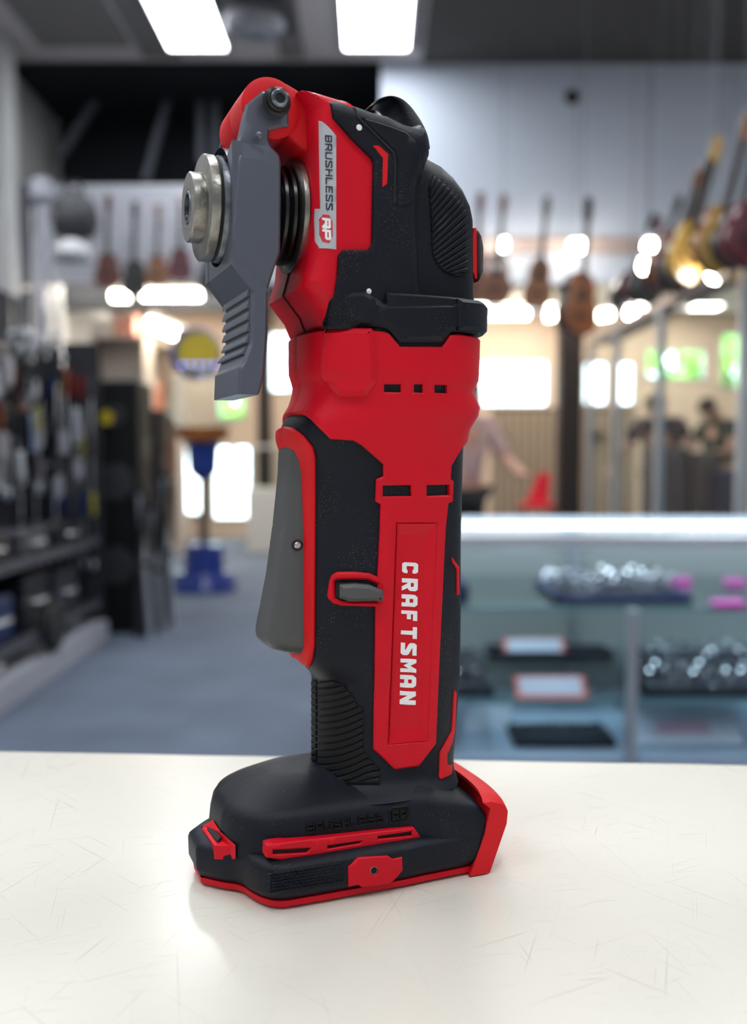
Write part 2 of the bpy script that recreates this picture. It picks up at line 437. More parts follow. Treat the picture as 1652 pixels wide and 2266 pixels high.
def lettering(name, quads, sf, off, th, m, parent):
    mb = MB()
    for q in quads:
        q = np.array(q)
        if isinstance(sf, Loft): p = sf.pos(q); n = sf.nor(q)
        else: p = sf.pos(q); n = np.zeros_like(p); n[:, 1] = 1
        mb.rings([[*(p + n * (off - th))], [*(p + n * off)]])
    return mb.build(name, m, parent, 0)
# ================================================================== THE SHOP: structure
def struct(o): o['kind'] = 'structure'; return o
WALLM = mat('lavender_grey_paint', (.55, .60, .70), .8, var=.03, vscale=1.5)
WALLL = mat('pale_grey_paint', (.50, .50, .50), .8, var=.05, vscale=2)
CREAM = mat('cream_wall', (.74, .57, .44), .8, var=.04, vscale=2)
CARPET = mat('blue_grey_carpet', (.094, .119, .170), .9, bump=.5, bscale=300, var=.18, vscale=2.2)
CEILM = mat('ceiling_light_tile', (.58, .55, .56), .9, var=.08, vscale=1)
CEILG = mat('ceiling_grey_tile', (.20, .19, .19), .9); CEILD = mat('ceiling_dark_tile', (.075, .072, .07), .9, var=.1, vscale=1)
ALU = mat('aluminium', (.50, .53, .58), .35, metal=.7)
DARKW = mat('dark_void', (.010, .012, .018), .8)
WOODD = mat('dark_post_wood', (.022, .014, .012), .6, var=.3, vscale=12)
def glassmat(nm='thin_glass', ior=.55):
    m = bpy.data.materials.new(nm); m.use_nodes = True; N = m.node_tree.nodes; L = m.node_tree.links; N.remove(N['Principled BSDF'])
    t = N.new('ShaderNodeBsdfTransparent'); t.inputs[0].default_value = (.90, .95, .96, 1); g = N.new('ShaderNodeBsdfGlossy'); g.inputs['Roughness'].default_value = .03
    lw = N.new('ShaderNodeLayerWeight'); pw = N.new('ShaderNodeMath'); pw.operation = 'POWER'; pw.inputs[1].default_value = 5; L.new(lw.outputs['Facing'], pw.inputs[0]); fr = N.new('ShaderNodeMath'); fr.operation = 'MULTIPLY_ADD'; fr.inputs[1].default_value = ior; fr.inputs[2].default_value = .02; L.new(pw.outputs[0], fr.inputs[0]); mx = N.new('ShaderNodeMixShader')
    L.new(fr.outputs[0], mx.inputs[0]); L.new(t.outputs[0], mx.inputs[1]); L.new(g.outputs[0], mx.inputs[2]); L.new(mx.outputs[0], N['Material Output'].inputs[0]); return m
GLASS = glassmat(); CGLASS = glassmat('cabinet_glass', .08)
CEIL_Z = 4.76; YS = 9.0; YF = 13.0; XL, XR = -3.42, 5.2
mb = MB(); mb.box(XL - 1.5, XR, -3.2, YF, -.05, 0); struct(mb.build('floor', CARPET, None, 0))
mb = MB(); mb.box(XL - .1, .45, -3.2, YS + .06, CEIL_Z, CEIL_Z + .05); ce = struct(mb.build('ceiling', CEILM, None, 0))
mb = MB(); mb.box(.45, XR, -3.2, YS + .06, CEIL_Z - .02, CEIL_Z + .05); mb.build('dark_ceiling_panel', CEILD, ce, 0)
for (a, b, c, d) in ((-2.95, -2.15, 7.4, 8.65), (-2.1, -1.75, 6.2, 8.9), (-.85, -.62, 7.2, 8.9), (.08, .42, 7.5, 8.7)):
    mb = MB(); mb.box(a, b, c, d, CEIL_Z - .015, CEIL_Z); mb.build('ceiling_tile', CEILG, ce, 0)
mb = MB(); mb.box(XL - .12, XL, -3.2, YF, 0, CEIL_Z); struct(mb.build('wall_left', WALLL, None, 0))
mb = MB(); mb.box(XR, XR + .1, -3.2, YF, 0, CEIL_Z); struct(mb.build('wall_right', WALLL, None, 0))
mb = MB(); mb.box(XL, XR, -3.3, -3.2, 0, CEIL_Z); struct(mb.build('wall_back', WALLL, None, 0))
mb = MB(); mb.box(XL, XL + .26, 8.3, 8.62, 0, CEIL_Z, .02); struct(mb.build('trim_1', WALLL, None, 20))
# the bulkhead: painted on the right, an open dark loft over slatted boards on the left
SB = 2.74; SX0 = at(842, 300, YS).x; LZ0 = at(500, 405, YS).z
mb = MB(); mb.box(SX0, XR, YS, YS + .12, SB, CEIL_Z); struct(mb.build('wall_bulkhead', WALLM, None, 0))
PINK = mat('warm_rail_paint', (.42, .33, .31), .6)
mb = MB(); mb.box(SX0 + .9, XR, YS - .07, YS, at(1200, 562, YS).z, at(1200, 528, YS).z); struct(mb.build('trim_2', PINK, None, 0))
p = at(1265, 215, YS); mb = MB(); mb.lathe([(.02, -.03), (.055, -.03), (.07, 0)], (p.x, YS - .002, p.z), 'y', 20)
o = mb.build('wall_vent', WOODD); tag(o, 'small round dark fitting on the grey bulkhead wall', 'wall fitting')
mb = MB(); mb.box(XL, SX0, YS + .05, YS + .12, SB, LZ0); slw = struct(mb.build('wall_slatwall', mat('slat_groove', (.16, .16, .18), .8), None, 0))
SLAT = mat('slat_board', (.55, .56, .62), .55)
nsl = 14; hh = (LZ0 - SB) / nsl
mb = MB(); mb.box(XL + .3, SX0, YS + .02, YS + .052, 0, hh * .84, .004); s0 = mb.build('slat', SLAT, slw, 20); s0.location.z = SB
for k in range(1, nsl): c = s0.copy(); C.objects.link(c); c.location.z = SB + k * hh; c.parent = slw
# loft behind the opening
mb = MB(); mb.box(XL, SX0, YS + 1.6, YS + 1.7, SB, CEIL_Z); mb.box(XL, SX0, YS + .12, YS + 1.7, LZ0 - .12, LZ0 - .06); mb.box(XL, SX0, YS, YS + 1.7, CEIL_Z, CEIL_Z + .05); mb.box(SX0, SX0 + .1, YS + .12, YS + 1.7, LZ0, CEIL_Z); lf = struct(mb.build('wall_loft', DARKW, None, 0))
BEAM = mat('loft_beam_grey', (.12, .13, .16), .7)
for a, b in (((322, 400), (370, 225)), ((445, 360), (445, 175)), ((477, 360), (477, 180)), ((740, 400), (740, 160)), ((130, 350), (240, 180))):
    mb = MB(); p, q = at(*a, YS + 1.0), at(*b, YS + 1.0); mb.tube([p, q], .05, 4); mb.build('beam', BEAM, lf, 0)
# back room
BZ2 = 3.05
mb = MB(); mb.box(XL - 1.5, XR, YS + .13, YF, BZ2, BZ2 + .05); struct(mb.build('ceiling_rear', mat('rear_ceiling', (.75, .68, .56), .9), None, 0))
WINS = [(1060, 1213, 797, 900), (1288, 1345, 800, 897), (1362, 1404, 800, 897), (1424, 1562, 772, 842), (1590, 1640, 735, 862), (596, 645, 735, 868), (395, 452, 985, 1140), (470, 556, 985, 1150), (480, 545, 850, 930)]
wr = []
for a, b, c, d in WINS:
    p, q = at(a, d, YF), at(b, c, YF); wr.append((p.x, q.x, max(.12, p.z), q.z))
outer = densify([(XL - 1.5, 0), (XR, 0), (XR, BZ2), (XL - 1.5, BZ2)], 5)
loops = [outer] + [np.array([(a, c), (a, d), (b, d), (b, c)]) for a, b, c, d in wr]
pts, T = tri_region_pts(loops, [], 5.)
n = len(pts); V = [(p[0], YF, p[1]) for p in pts] + [(p[0], YF + .12, p[1]) for p in pts]; F = [tuple(t) for t in T] + [tuple(i + n for i in t[::-1]) for t in T]; k = 0
for l in loops:
    c_ = len(l)
    for i in range(c_): j = (i + 1) % c_; F.append((k + i, k + j, k + j + n, k + i + n))
    k += c_
struct(mesh_obj('wall_far', V, F, CREAM, None, 0))
FRM = mat('window_frame_white', (.6, .58, .54), .5)
for i, (a, b, c, d) in enumerate(wr):
    mb = MB(); t = .035
    for q in ((a, a + t, c, d), (b - t, b, c, d), (a, b, c, c + t), (a, b, d - t, d)): mb.box(q[0], q[1], YF - .02, YF + .06, q[2], q[3])
    wn = struct(mb.build('window_%d' % (i + 1), FRM, None, 0))
    mb = MB(); mb.box(a + t, b - t, YF + .015, YF + .021, c + t, d - t); mb.build('pane', GLASS, wn, 0)
# outside: pavement and hedges beyond the windows
mb = MB(); mb.box(-30, 30, YF + .2, 60, -.3, -.05); o = struct(mb.build('ground_outside', mat('pavement', (.75, .75, .72), .9), None, 0))
LEAF = mat('hedge_leaves', (.22, .42, .06), .8, var=.5, vscale=6)
def hedge(px, py, Y, r, nm, lab):
    p = at(px, py, Y); V = []; F = []; random.seed(int(px))
    mb = MB()
    for k in range(160):
        a = Vector((random.gauss(0, 1), random.gauss(0, 1), random.gauss(0, 1))).normalized() * r * random.uniform(.6, 1); a.z *= .8; c = p + a; d = Vector((random.uniform(-1, 1), random.uniform(-1, 1), random.uniform(-1, 1))) * r * .3; e = d.orthogonal().normalized() * r * .16
        mb.add([c - d, c + e, c + d, c - e], [(0, 1, 2, 3)])
    o = empty(nm, (p.x, p.y, -.05), 0, lab, 'shrub'); f_ = mb.build('foliage', LEAF, None, 0); f_.parent = o; f_.matrix_parent_inverse = Matrix.Translation((-p.x, -p.y, .05))
    mb = MB(); mb.tube([(0, 0, 0), (0, 0, p.z)], .07, 8); mb.build('trunk', WOODD, o)
hedge(1490, 830, 26, 1.1, 'outdoor_shrub', 'green bush outside the wide window behind the two people'); hedge(1612, 800, 18, .8, 'outdoor_shrub', 'yellow-green bush outside the tall rightmost window'); hedge(515, 900, 22, .8, 'outdoor_shrub', 'pale green bush outside the window behind the gumball machine')
# panelled doors under the right windows
DOORM = mat('beige_door', (.30, .23, .17), .6); DOORG = mat('door_joint', (.07, .05, .04), .7)
for i, (a, b) in enumerate(((1088, 1236), (1290, 1404))):
    p, q = at(a, 1140, YF - .06), at(b, 903, YF - .06)
    mb = MB(); mb.box(p.x, q.x, YF - .05, YF - .001, 0, q.z); dr = struct(mb.build('door_%d' % (i + 1), DOORG, None, 0)); nb = 8 if i == 0 else 6; w_ = (q.x - p.x) / nb
    for k in range(nb): mb = MB(); mb.box(p.x + k * w_ + .012, p.x + (k + 1) * w_ - .012, YF - .065, YF - .05, .05, q.z - .04); mb.build('panel', DOORM, dr, 0)
    h = at((1105, 1322)[i], 965, YF - .1); mb = MB(); mb.box(h.x - .08, h.x + .08, YF - .12, YF - .065, h.z - .06, h.z + .06, .01); mb.build('door_handle', DARK, dr)
p, q = at(1235, 1140, 10.6), at(1291, 768, 10.6)
mb = MB(); mb.box(p.x, q.x, 10.6, 10.84, 0, BZ2, .01); struct(mb.build('trim_3', WOODD, None, 0))

# ---- lamps of the shop, and the added fill panels of the back room
def emat(name, col, e):
    m = bpy.data.materials.new(name); m.use_nodes = True; N = m.node_tree.nodes; N.remove(N['Principled BSDF']); em = N.new('ShaderNodeEmission'); em.inputs[0].default_value = (*col, 1); em.inputs[1].default_value = e; m.node_tree.links.new(em.outputs[0], N['Material Output'].inputs[0]); return m
PANEL = emat('panel_light', (.93, .97, 1.), 11); WFILL = emat('warm_fill_panel', (1., .93, .80), 11); TUBE = emat('warm_tube', (1., .93, .78), 14); BULB = emat('spot_bulb', (1., .93, .8), 40)
p1, p2 = at(387, 121, 8.6), at(508, 121, 8.6); 
def panel(x0, x1, y0, y1, lab, grp=None):
    o = empty('ceiling_light', ((x0 + x1) / 2, (y0 + y1) / 2, CEIL_Z - .03), 0, lab, 'ceiling light', grp); w_, l_ = (x1 - x0) / 2, (y1 - y0) / 2
    mb = MB()
    for q in ((-w_ - .03, -w_, -l_ - .03, l_ + .03), (w_, w_ + .03, -l_ - .03, l_ + .03), (-w_, w_, -l_ - .03, -l_), (-w_, w_, l_, l_ + .03)): mb.box(*q, -.02, .03)
    mb.build('light_frame', ALU, o, 0); mb = MB(); mb.box(-w_, w_, -l_, l_, -.01, .0); mb.build('diffuser', PANEL, o, 0)
YA, YB = 7.62, 8.62
panel(-1.80, -1.30, YA, YB, 'bright rectangular ceiling light panel next to the round ceiling fan'); panel(-.25, .30, YA, YB, 'bright rectangular ceiling light panel nearest the dark ceiling, above the tool')
for y in (4.6, 1.6, -1.4):
    for x in (-2.4, -.05, 2.3): panel(x - .3, x + .3, y - .6, y + .6, 'rectangular ceiling light panel overhead out of view, above the counter side', 'overhead light panels')
# round ceiling fan between the panels
p = at(562, 72, 8.0); o = empty('ceiling_fan', (p.x, p.y, CEIL_Z), 0, 'round dark ceiling ventilator with silver disc between the light panels', 'ventilator')
mb = MB(); mb.box(-.30, .30, -.34, .34, -.05, -.016, .02); mb.build('mount_plate', mat('fan_dark', (.05, .05, .06), .4), o)
mb = MB(); mb.lathe([(.24, -.05), (.26, -.12), (.22, -.16), (.12, -.16)], (0, 0, 0), 'z', 32); mb.build('housing', mat('fan_grey', (.30, .30, .33), .35), o)
mb = MB(); mb.lathe([(.15, -.155), (.15, -.18), (.06, -.19), (.02, -.185)], (0, 0, 0), 'z', 32); mb.build('centre_disc', ALU, o)
for k in range(5):
    a = k * 2 * PI / 5; mb = MB(); c, s_ = math.cos(a), math.sin(a); mb.tube([(c * .12, s_ * .12, -.17), (c * .25, s_ * .25, -.13)], .018, 6); mb.build('spoke', ALU, o)
# fill panels added in the rear ceiling to brighten the back room
for i, (x, y) in enumerate(((-3.4, 10.4), (-1.9, 10.4), (-.3, 10.4), (1.3, 10.4), (2.9, 10.4), (4.3, 10.4), (-2.6, 12.2), (-.5, 12.2), (1.7, 12.2), (3.8, 12.2))):
    o = empty('back_room_fill', (x, y, BZ2), 0, 'flush fill panel added to brighten the back room, in its low ceiling', 'ceiling light', 'added fill panels of the back room')
    mb = MB(); mb.box(-.62, .62, -.17, .17, -.03, 0); mb.build('light_frame', FRM, o, 0); mb = MB(); mb.box(-.59, .59, -.14, .14, -.036, -.03); mb.build('diffuser', WFILL, o, 0)
# fluorescent battens of the back room
def batten(p, q, lab, grp, r=.05):
    o = empty('tube_light', (p + q) / 2, 0, lab, 'tube light', grp); c = (p + q) / 2; d = (q - p) / 2
    mb = MB(); mb.tube([-d, d], r, 12); mb.build('tube', TUBE, o); mb = MB()
    for s_ in (-1, 1): mb = MB(); mb.tube([d * s_ * .98 - d.normalized() * s_ * 0, d * s_ * 1.04], r * 1.15, 12); mb.build('end_cap', ALU, o)
    mb = MB(); mb.tube([(0, 0, r), (0, 0, BZ2 - .003 - c.z)], .012, 6); mb.build('stem', ALU, o); mb = MB(); u_ = Vector((0, 0, r * 1.3)); mb.tube([-d + u_, d + u_], r * .6, 6); mb.build('fixture_body', FRM, o)
batten(at(248, 655, 10.2), at(288, 655, 10.2), 'short bright tube light under the slatted wall', 'back room tubes'); batten(at(315, 652, 10.2), at(448, 652, 10.2), 'long bright tube light under the slatted wall', 'back room tubes')
batten(at(338, 716, 10.0), at(404, 742, 9.4), 'slanting warm tube light left of the yellow round sign', 'back room tubes', .07)
batten(at(1078, 694, 11.8), at(1168, 694, 11.8), 'bright tube light over the cream wall behind the guitars', 'back room tubes'); batten(at(1206, 700, 11.8), at(1238, 696, 11.8), 'short bright tube light beside the hanging brown guitar', 'back room tubes')
batten(at(1318, 700, 11.), at(1352, 694, 11.), 'short bright tube light right of the dark post', 'back room tubes')
for i, (px, py, Y, lab) in enumerate(((1111, 541, 8.7, 'bright round spot bulb on the rail at the left hanging guitar'), (1270, 545, 8.7, 'bright spot bulb above the large guitar, left of a close pair'), (1288, 544, 8.45, 'bright spot bulb above the large guitar, right of a close pair'), (1437, 545, 7.2, 'bright spot bulb beside the row of dark guitars'), (1428, 588, 6.55, 'warm spot bulb just below another one by the dark guitars'), (1582, 605, 5.6, 'oval spot bulb over the glass cabinet at the right edge'), (1396, 692, 7.8, 'oval spot bulb at the far end of the glass cabinet'))):
    p = at(px, py, Y); o = empty('spot_lamp', p, 0, lab, 'spot lamp', 'spot lamps over the guitars'); mb = MB(); mb.tube([(0, 0, .10), (0, 0, CEIL_Z - .02 - p.z)], .0025, 6); mb.build('stem', DARK, o); mb = MB(); mb.lathe([(.005, -.05), (.03, -.04), (.045, -.01), (.04, .02), (.02, .035)], (0, 0, 0), 'z', 14); mb.build('bulb', BULB, o); mb = MB(); mb.lathe([(.02, .03), (.05, .04), (.05, .10), (.02, .11)], (0, 0, 0), 'z', 14); mb.build('socket', ALU, o)
# ================================================================== THE COUNTER
def counter_mat():
    m = bpy.data.materials.new('scratched_laminate'); m.use_nodes = True; N = m.node_tree.nodes; L = m.node_tree.links; b = N['Principled BSDF']
    tc = N.new('ShaderNodeTexCoord'); base = (.80, .755, .67, 1)
    b.inputs['Roughness'].default_value = .30; b.inputs['Specular IOR Level'].default_value = .45
    masks = []
    for i, (rot, sx, sy, th, seed) in enumerate(((.5, 20, 1300, .715, 0), (-.75, 15, 1200, .72, 3), (1.25, 18, 1500, .72, 7), (-1.35, 12, 1100, .725, 11), (.15, 45, 1600, .715, 17), (2.3, 8, 900, .735, 23))):
        mp = N.new('ShaderNodeMapping'); mp.vector_type = 'TEXTURE'; mp.inputs['Rotation'].default_value = (0, 0, rot); mp.inputs['Scale'].default_value = (1 / sx, 1 / sy, 1); mp.inputs['Location'].default_value = (seed, seed * 2, 0)
        L.new(tc.outputs['Object'], mp.inputs['Vector']); nz = N.new('ShaderNodeTexNoise'); nz.inputs['Scale'].default_value = 1; nz.inputs['Detail'].default_value = 1; nz.inputs['Distortion'].default_value = .35; L.new(mp.outputs[0], nz.inputs['Vector'])
        r = N.new('ShaderNodeMapRange'); r.inputs[1].default_value = th; r.inputs[2].default_value = th + .04; L.new(nz.outputs['Fac'], r.inputs[0]); masks.append(r.outputs[0])
    acc = masks[0]
    for s_ in masks[1:]:
        mx = N.new('ShaderNodeMath'); mx.operation = 'MAXIMUM'; L.new(acc, mx.inputs[0]); L.new(s_, mx.inputs[1]); acc = mx.outputs[0]
    area_n = N.new('ShaderNodeTexNoise'); area_n.inputs['Scale'].default_value = 9; area_n.inputs['Detail'].default_value = 3; L.new(tc.outputs['Object'], area_n.inputs['Vector'])
    ar = N.new('ShaderNodeMapRange'); ar.inputs[1].default_value = .42; ar.inputs[2].default_value = .66; ar.inputs[4].default_value = .75; L.new(area_n.outputs['Fac'], ar.inputs[0])
    mu = N.new('ShaderNodeMath'); mu.operation = 'MULTIPLY'; L.new(acc, mu.inputs[0]); L.new(ar.outputs[0], mu.inputs[1])
    sm = N.new('ShaderNodeTexNoise'); sm.inputs['Scale'].default_value = 8; sm.inputs['Detail'].default_value = 1; L.new(tc.outputs['Object'], sm.inputs['Vector'])
    cr = N.new('ShaderNodeValToRGB'); cr.color_ramp.elements[0].position = .2; cr.color_ramp.elements[1].position = .8; cr.color_ramp.elements[0].color = (.66, .625, .545, 1); cr.color_ramp.elements[1].color = (.72, .69, .615, 1); L.new(sm.outputs['Fac'], cr.inputs[0])
    mx = N.new('ShaderNodeMix'); mx.data_type = 'RGBA'; L.new(mu.outputs[0], mx.inputs[0]); L.new(cr.outputs[0], mx.inputs[6]); mx.inputs[7].default_value = (.34, .31, .27, 1); L.new(mx.outputs[2], b.inputs['Base Color'])
    rr = N.new('ShaderNodeMapRange'); rr.inputs[1].default_value = .3; rr.inputs[2].default_value = .7; rr.inputs[1].default_value = .1; rr.inputs[2].default_value = .9; rr.inputs[3].default_value = .20; rr.inputs[4].default_value = .28; L.new(sm.outputs['Fac'], rr.inputs[0]); L.new(rr.outputs[0], b.inputs['Roughness'])
    bp = N.new('ShaderNodeBump'); bp.invert = True; bp.inputs['Strength'].default_value = .25; bp.inputs['Distance'].default_value = .0004; L.new(mu.outputs[0], bp.inputs['Height']); L.new(bp.outputs[0], b.inputs['Normal']); return m
def onz(px, py, z): d = ray(px, py); t = (z - CAM_Z) / d[2]; return Vector(CAMP + d * t)
LAM = counter_mat()
e0, e1 = onz(0, 1662, COUNTER_Z), onz(1652, 1692, COUNTER_Z); dv = (e1 - e0)
edge_pts = []
random.seed(3)
for k in range(81):
    t = -2.2 + k * (6.2 / 80); p = e0 + dv * t; edge_pts.append((p.x, p.y + random.uniform(-.0004, .0004)))
cnt = empty('sales_counter', (0, 0, 0), 0, 'cream laminate counter with scratches in the foreground', 'counter')
top = [(x, y) for x, y in edge_pts][::-1] + [(edge_pts[0][0], -.55), (edge_pts[-1][0], -.55)]
mb = MB(); mb.rings([[(x, y, COUNTER_Z - .035) for x, y in top], [(x, y, COUNTER_Z - .0012) for x, y in top], [(x, y - (.0012 if y > 0 else 0), COUNTER_Z) for x, y in top]]); mb.build('worktop', LAM, cnt, 30)
EDG = mat('brown_core_edge', (.16, .09, .045), .7, var=.4, vscale=60)
mb = MB(); mb.rings([[(x, y + .0006, COUNTER_Z - .03), (x, y + .0022, COUNTER_Z - .03), (x, y + .0022, COUNTER_Z - .0018 - .0006 * (k % 3)), (x, y + .0006, COUNTER_Z - .0012)] for k, (x, y) in enumerate(edge_pts)]); mb.build('edge_band', EDG, cnt, 0)
mb = MB(); mb.box(edge_pts[0][0] + .1, edge_pts[-1][0] - .1, -.5, .40, 0, COUNTER_Z - .035); mb.build('counter_body', mat('counter_body', (.3, .28, .25), .7), cnt, 0)

# ================================================================== JEWELLERY CASE
CY0, CY1, CTZ = 2.52, 3.32, .905; CXA, CXB = .12, 3.4
case = empty('display_case', ((CXA + CXB) / 2, CY0, 0), 0, 'long glass jewellery display case behind the counter', 'display case')
def pc(mb, name, m, sm=0): o = mb.build(name, m, case, sm); o.matrix_parent_inverse = Matrix.Translation((-(CXA + CXB) / 2, -CY0, 0)); return o
GREYB = mat('case_back_panel', (.36, .37, .36), .7); TEAL = mat('shelf_glass_edge', (.16, .27, .30), .3)
mb = MB(); mb.box(CXA, CXB, CY0, CY1, 0, .18); pc(mb, 'plinth', mat('case_plinth', (.12, .14, .18), .6))
mb = MB(); mb.box(CXA, CXB, CY0 + .02, CY1 - .02, .18, .30); pc(mb, 'bottom_deck', mat('pale_blue_deck', (.38, .46, .60), .5))
mb = MB(); mb.box(CXA, CXB, CY1 - .03, CY1, .30, CTZ - .03); pc(mb, 'back_panel', GREYB)
mb = MB(); mb.box(CXA, CXB, CY0 + .02, CY1 - .01, CTZ - .008, CTZ); pc(mb, 'top_glass', GLASS)
mb = MB(); mb.box(CXA, CXB, CY0 - .012, CY0 + .02, CTZ - .028, CTZ + .004, .004); pc(mb, 'front_rail', mat('bright_rail', (.62, .66, .74), .3, metal=.5))
mb = MB(); mb.box(CXA, CXB, CY1 - .015, CY1 + .01, CTZ - .028, CTZ + .004); pc(mb, 'back_rail', ALU)
mb = MB(); mb.box(CXA + .02, CXB, CY0 - .004, CY0 + .002, .31, CTZ - .03); pc(mb, 'front_glass', GLASS)
LEDM = emat('case_led', (.75, .86, 1.), 9)
mb = MB(); mb.box(CXA + .03, CXB - .03, CY0 + .022, CY0 + .036, CTZ - .026, CTZ - .014); pc(mb, 'led_strip', LEDM)
mb = MB(); mb.box(CXA + .03, CXB - .03, CY1 - .06, CY1 - .046, CTZ - .03, CTZ - .018); pc(mb, 'led_strip', LEDM)
SH1, SH2 = at(1300, 1342, CY0 + .05).z, at(1300, 1546, CY0 + .05).z
for z in (SH1, SH2):
    mb = MB(); mb.box(CXA + .01, CXB, CY0 + .05, CY1 - .05, z - .008, z); pc(mb, 'glass_shelf', GLASS)
    mb = MB(); mb.box(CXA + .01, CXB, CY0 + .042, CY0 + .05, z - .010, z); pc(mb, 'shelf_edge', TEAL)
mx_ = at(1397, 1500, CY0).x
for x in (CXA + .012, mx_, CXB - .02):
    mb = MB(); mb.box(x - .014, x + .014, CY0 - .01, CY0 + .02, .30, SH1 if abs(x - mx_) < .01 else CTZ - .03); pc(mb, 'post', ALU)
mb = MB(); mb.box(mx_ - .012, mx_ + .012, CY1 - .05, CY1 - .03, .30, CTZ - .03); pc(mb, 'shelf_standard', ALU)
VEL = mat('black_velvet', (.008, .009, .02), .8); VELB = mat('navy_velvet', (.012, .02, .10), .6)
RINGM = mat('silver', (.75, .75, .8), .15, metal=1); GOLDM = mat('gold', (.8, .6, .3), .2, metal=1)
def tray(px0, px1, y0, y1, z, lab, m, lip=.02):
    x0, x1 = at(px0, 1300, y0).x, at(px1, 1300, y0).x; o = empty('jewellery_tray', ((x0 + x1) / 2, (y0 + y1) / 2, z + .001), 0, lab, 'tray', 'jewellery trays'); w_, d_ = (x1 - x0) / 2, (y1 - y0) / 2
    mb = MB(); mb.box(-w_, w_, -d_, d_, 0, .008); mb.build('tray_bed', VEL, o, 0); mb = MB()
    for q in ((-w_, w_, -d_, -d_ + .012), (-w_, w_, d_ - .012, d_), (-w_, -w_ + .012, -d_, d_), (w_ - .012, w_, -d_, d_)): mb.box(*q, 0, lip)
    mb.build('tray_rim', m, o, 0); return (x0, x1, y0, y1, z + .009)
mb = MB(); mb.lathe([(.0095, -.0015), (.0115, -.0015), (.0118, .0015), (.0098, .0015)], (0, 0, 0), 'y', 20, cap=False); mb.rings([[(.0035 * math.cos(a), .0035 * math.sin(a), .0100) for a in np.linspace(0, 2 * PI, 8, endpoint=False)], [(.0055 * math.cos(a), .0055 * math.sin(a), .0150) for a in np.linspace(0, 2 * PI, 8, endpoint=False)], [(.003 * math.cos(a), .003 * math.sin(a), .0175) for a in np.linspace(0, 2 * PI, 8, endpoint=False)]])
RING_ME = mb.build('ring_proto', RINGM, None, 30); ring_mesh = RING_ME.data; bpy.data.objects.remove(RING_ME)
def rings_on(T, nx, ny, lab, grp, sc=1.9, m=None):
    x0, x1, y0, y1, z = T
    for i in range(nx):
        for j in range(ny):
            o = bpy.data.objects.new('finger_ring', ring_mesh); C.objects.link(o); o.scale = (sc,) * 3
            o.location = (x0 + (x1 - x0) * (i + .7) / (nx + .4), y0 + (y1 - y0) * (j + .7) / (ny + .4), z + .0118 * sc); o.rotation_euler = (.25 * random.uniform(-1, 1), 0, random.uniform(-.6, .6)); tag(o, lab, 'ring', grp)
T = tray(1232, 1532, 2.62, 2.98, SH1, 'navy tray of rings on the upper glass shelf, middle of the case', VELB); rings_on(T, 7, 3, 'silver ring in the navy tray on the upper glass shelf', 'rings in the upper tray', 2.2)
T = tray(900, 1036, 2.62, 3.0, SH1, 'navy tray end beside the tool on the upper glass shelf', VELB, .05)
T = tray(1440, 1720, 2.86, 3.14, SH2, 'black tray of rings at the back of the lower shelf', VEL); rings_on(T, 8, 2, 'silver ring in the back black tray of the lower shelf', 'rings in the back tray')
T = tray(1430, 1760, 2.58, 2.82, SH2, 'black tray of rings at the front of the lower shelf', VEL); rings_on(T, 9, 2, 'silver ring in the front black tray of the lower shelf', 'rings in the front tray')
T = tray(930, 1075, 2.86, 3.12, SH2, 'black tray beside the tool at the back of the lower shelf', VEL); rings_on(T, 3, 2, 'ring in the back tray beside the tool on the lower shelf', 'rings beside the tool, back')
T = tray(930, 1095, 2.58, 2.82, SH2, 'black tray beside the tool at the front of the lower shelf', VEL); rings_on(T, 3, 2, 'ring in the front tray beside the tool on the lower shelf', 'rings beside the tool, front')
T = tray(1142, 1370, 2.62, 2.8, .301, 'long black tray on the bottom deck between the white cards', VEL); rings_on(T, 6, 1, 'dull ring in the long tray on the bottom deck', 'rings on the bottom deck', 1.4)
T = tray(1085, 1360, 3.08, 3.22, SH2, 'long flat black tray along the back of the lower shelf', VEL)
CARDW = mat('white_card', (.62, .66, .80), .5); CARDR = mat('orange_red_border', (.70, .12, .08), .5); CARDP = mat('faint_red_print', (.62, .40, .55), .5)
def card(px0, px1, py0, py1, z, lab, border=True, tilt=True, pr=False):
    d0 = ray(px0, py1); p = onz((px0 + px1) / 2, py1, z + .001); y = p.y; x0, x1 = at(px0, py1, y).x, at(px1, py1, y).x; dz = max(.012, (py1 - py0) / FPX * y)
    o = empty('price_card', ((x0 + x1) / 2, y, z + .001), 0, lab, 'price card'); w_ = (x1 - x0) / 2; D = .05
    def q(a, b, h): return (a, D * b + .001 * 0, dz * b + h)
    def slab(nm, x0_, x1_, b0, b1, h, m): mb = MB(); mb.rings([[(x0_, D * b0 - h * .6, dz * b0 + h), (x1_, D * b0 - h * .6, dz * b0 + h), (x1_, D * b1 - h * .6, dz * b1 + h), (x0_, D * b1 - h * .6, dz * b1 + h)], [(x0_, D * b0 - (h + .0015) * .6, dz * b0 + h + .0015), (x1_, D * b0 - (h + .0015) * .6, dz * b0 + h + .0015), (x1_, D * b1 - (h + .0015) * .6, dz * b1 + h + .0015), (x0_, D * b1 - (h + .0015) * .6, dz * b1 + h + .0015)]]); mb.build(nm, m, o, 0)
    slab('card_border' if border else 'card', -w_, w_, 0, 1, 0, CARDR if border else CARDW)
    if border: slab('card_face', -w_ * .88, w_ * .88, .14, .9, .002, CARDW)
    if pr: slab('print', -w_ * .5, w_ * .45, .3, .75, .002, CARDP)
card(1115, 1252, 1418, 1448, SH2, 'white price card with orange-red border at the back of the lower shelf'); card(1142, 1300, 1505, 1546, SH2, 'white price card with orange-red border at the front of the lower shelf')
card(1026, 1136, 1570, 1618, .301, 'plain white card on the bottom deck beside the tool', False); card(1394, 1645, 1592, 1648, .301, 'large white card with faint red print on the bottom deck', False, pr=True)
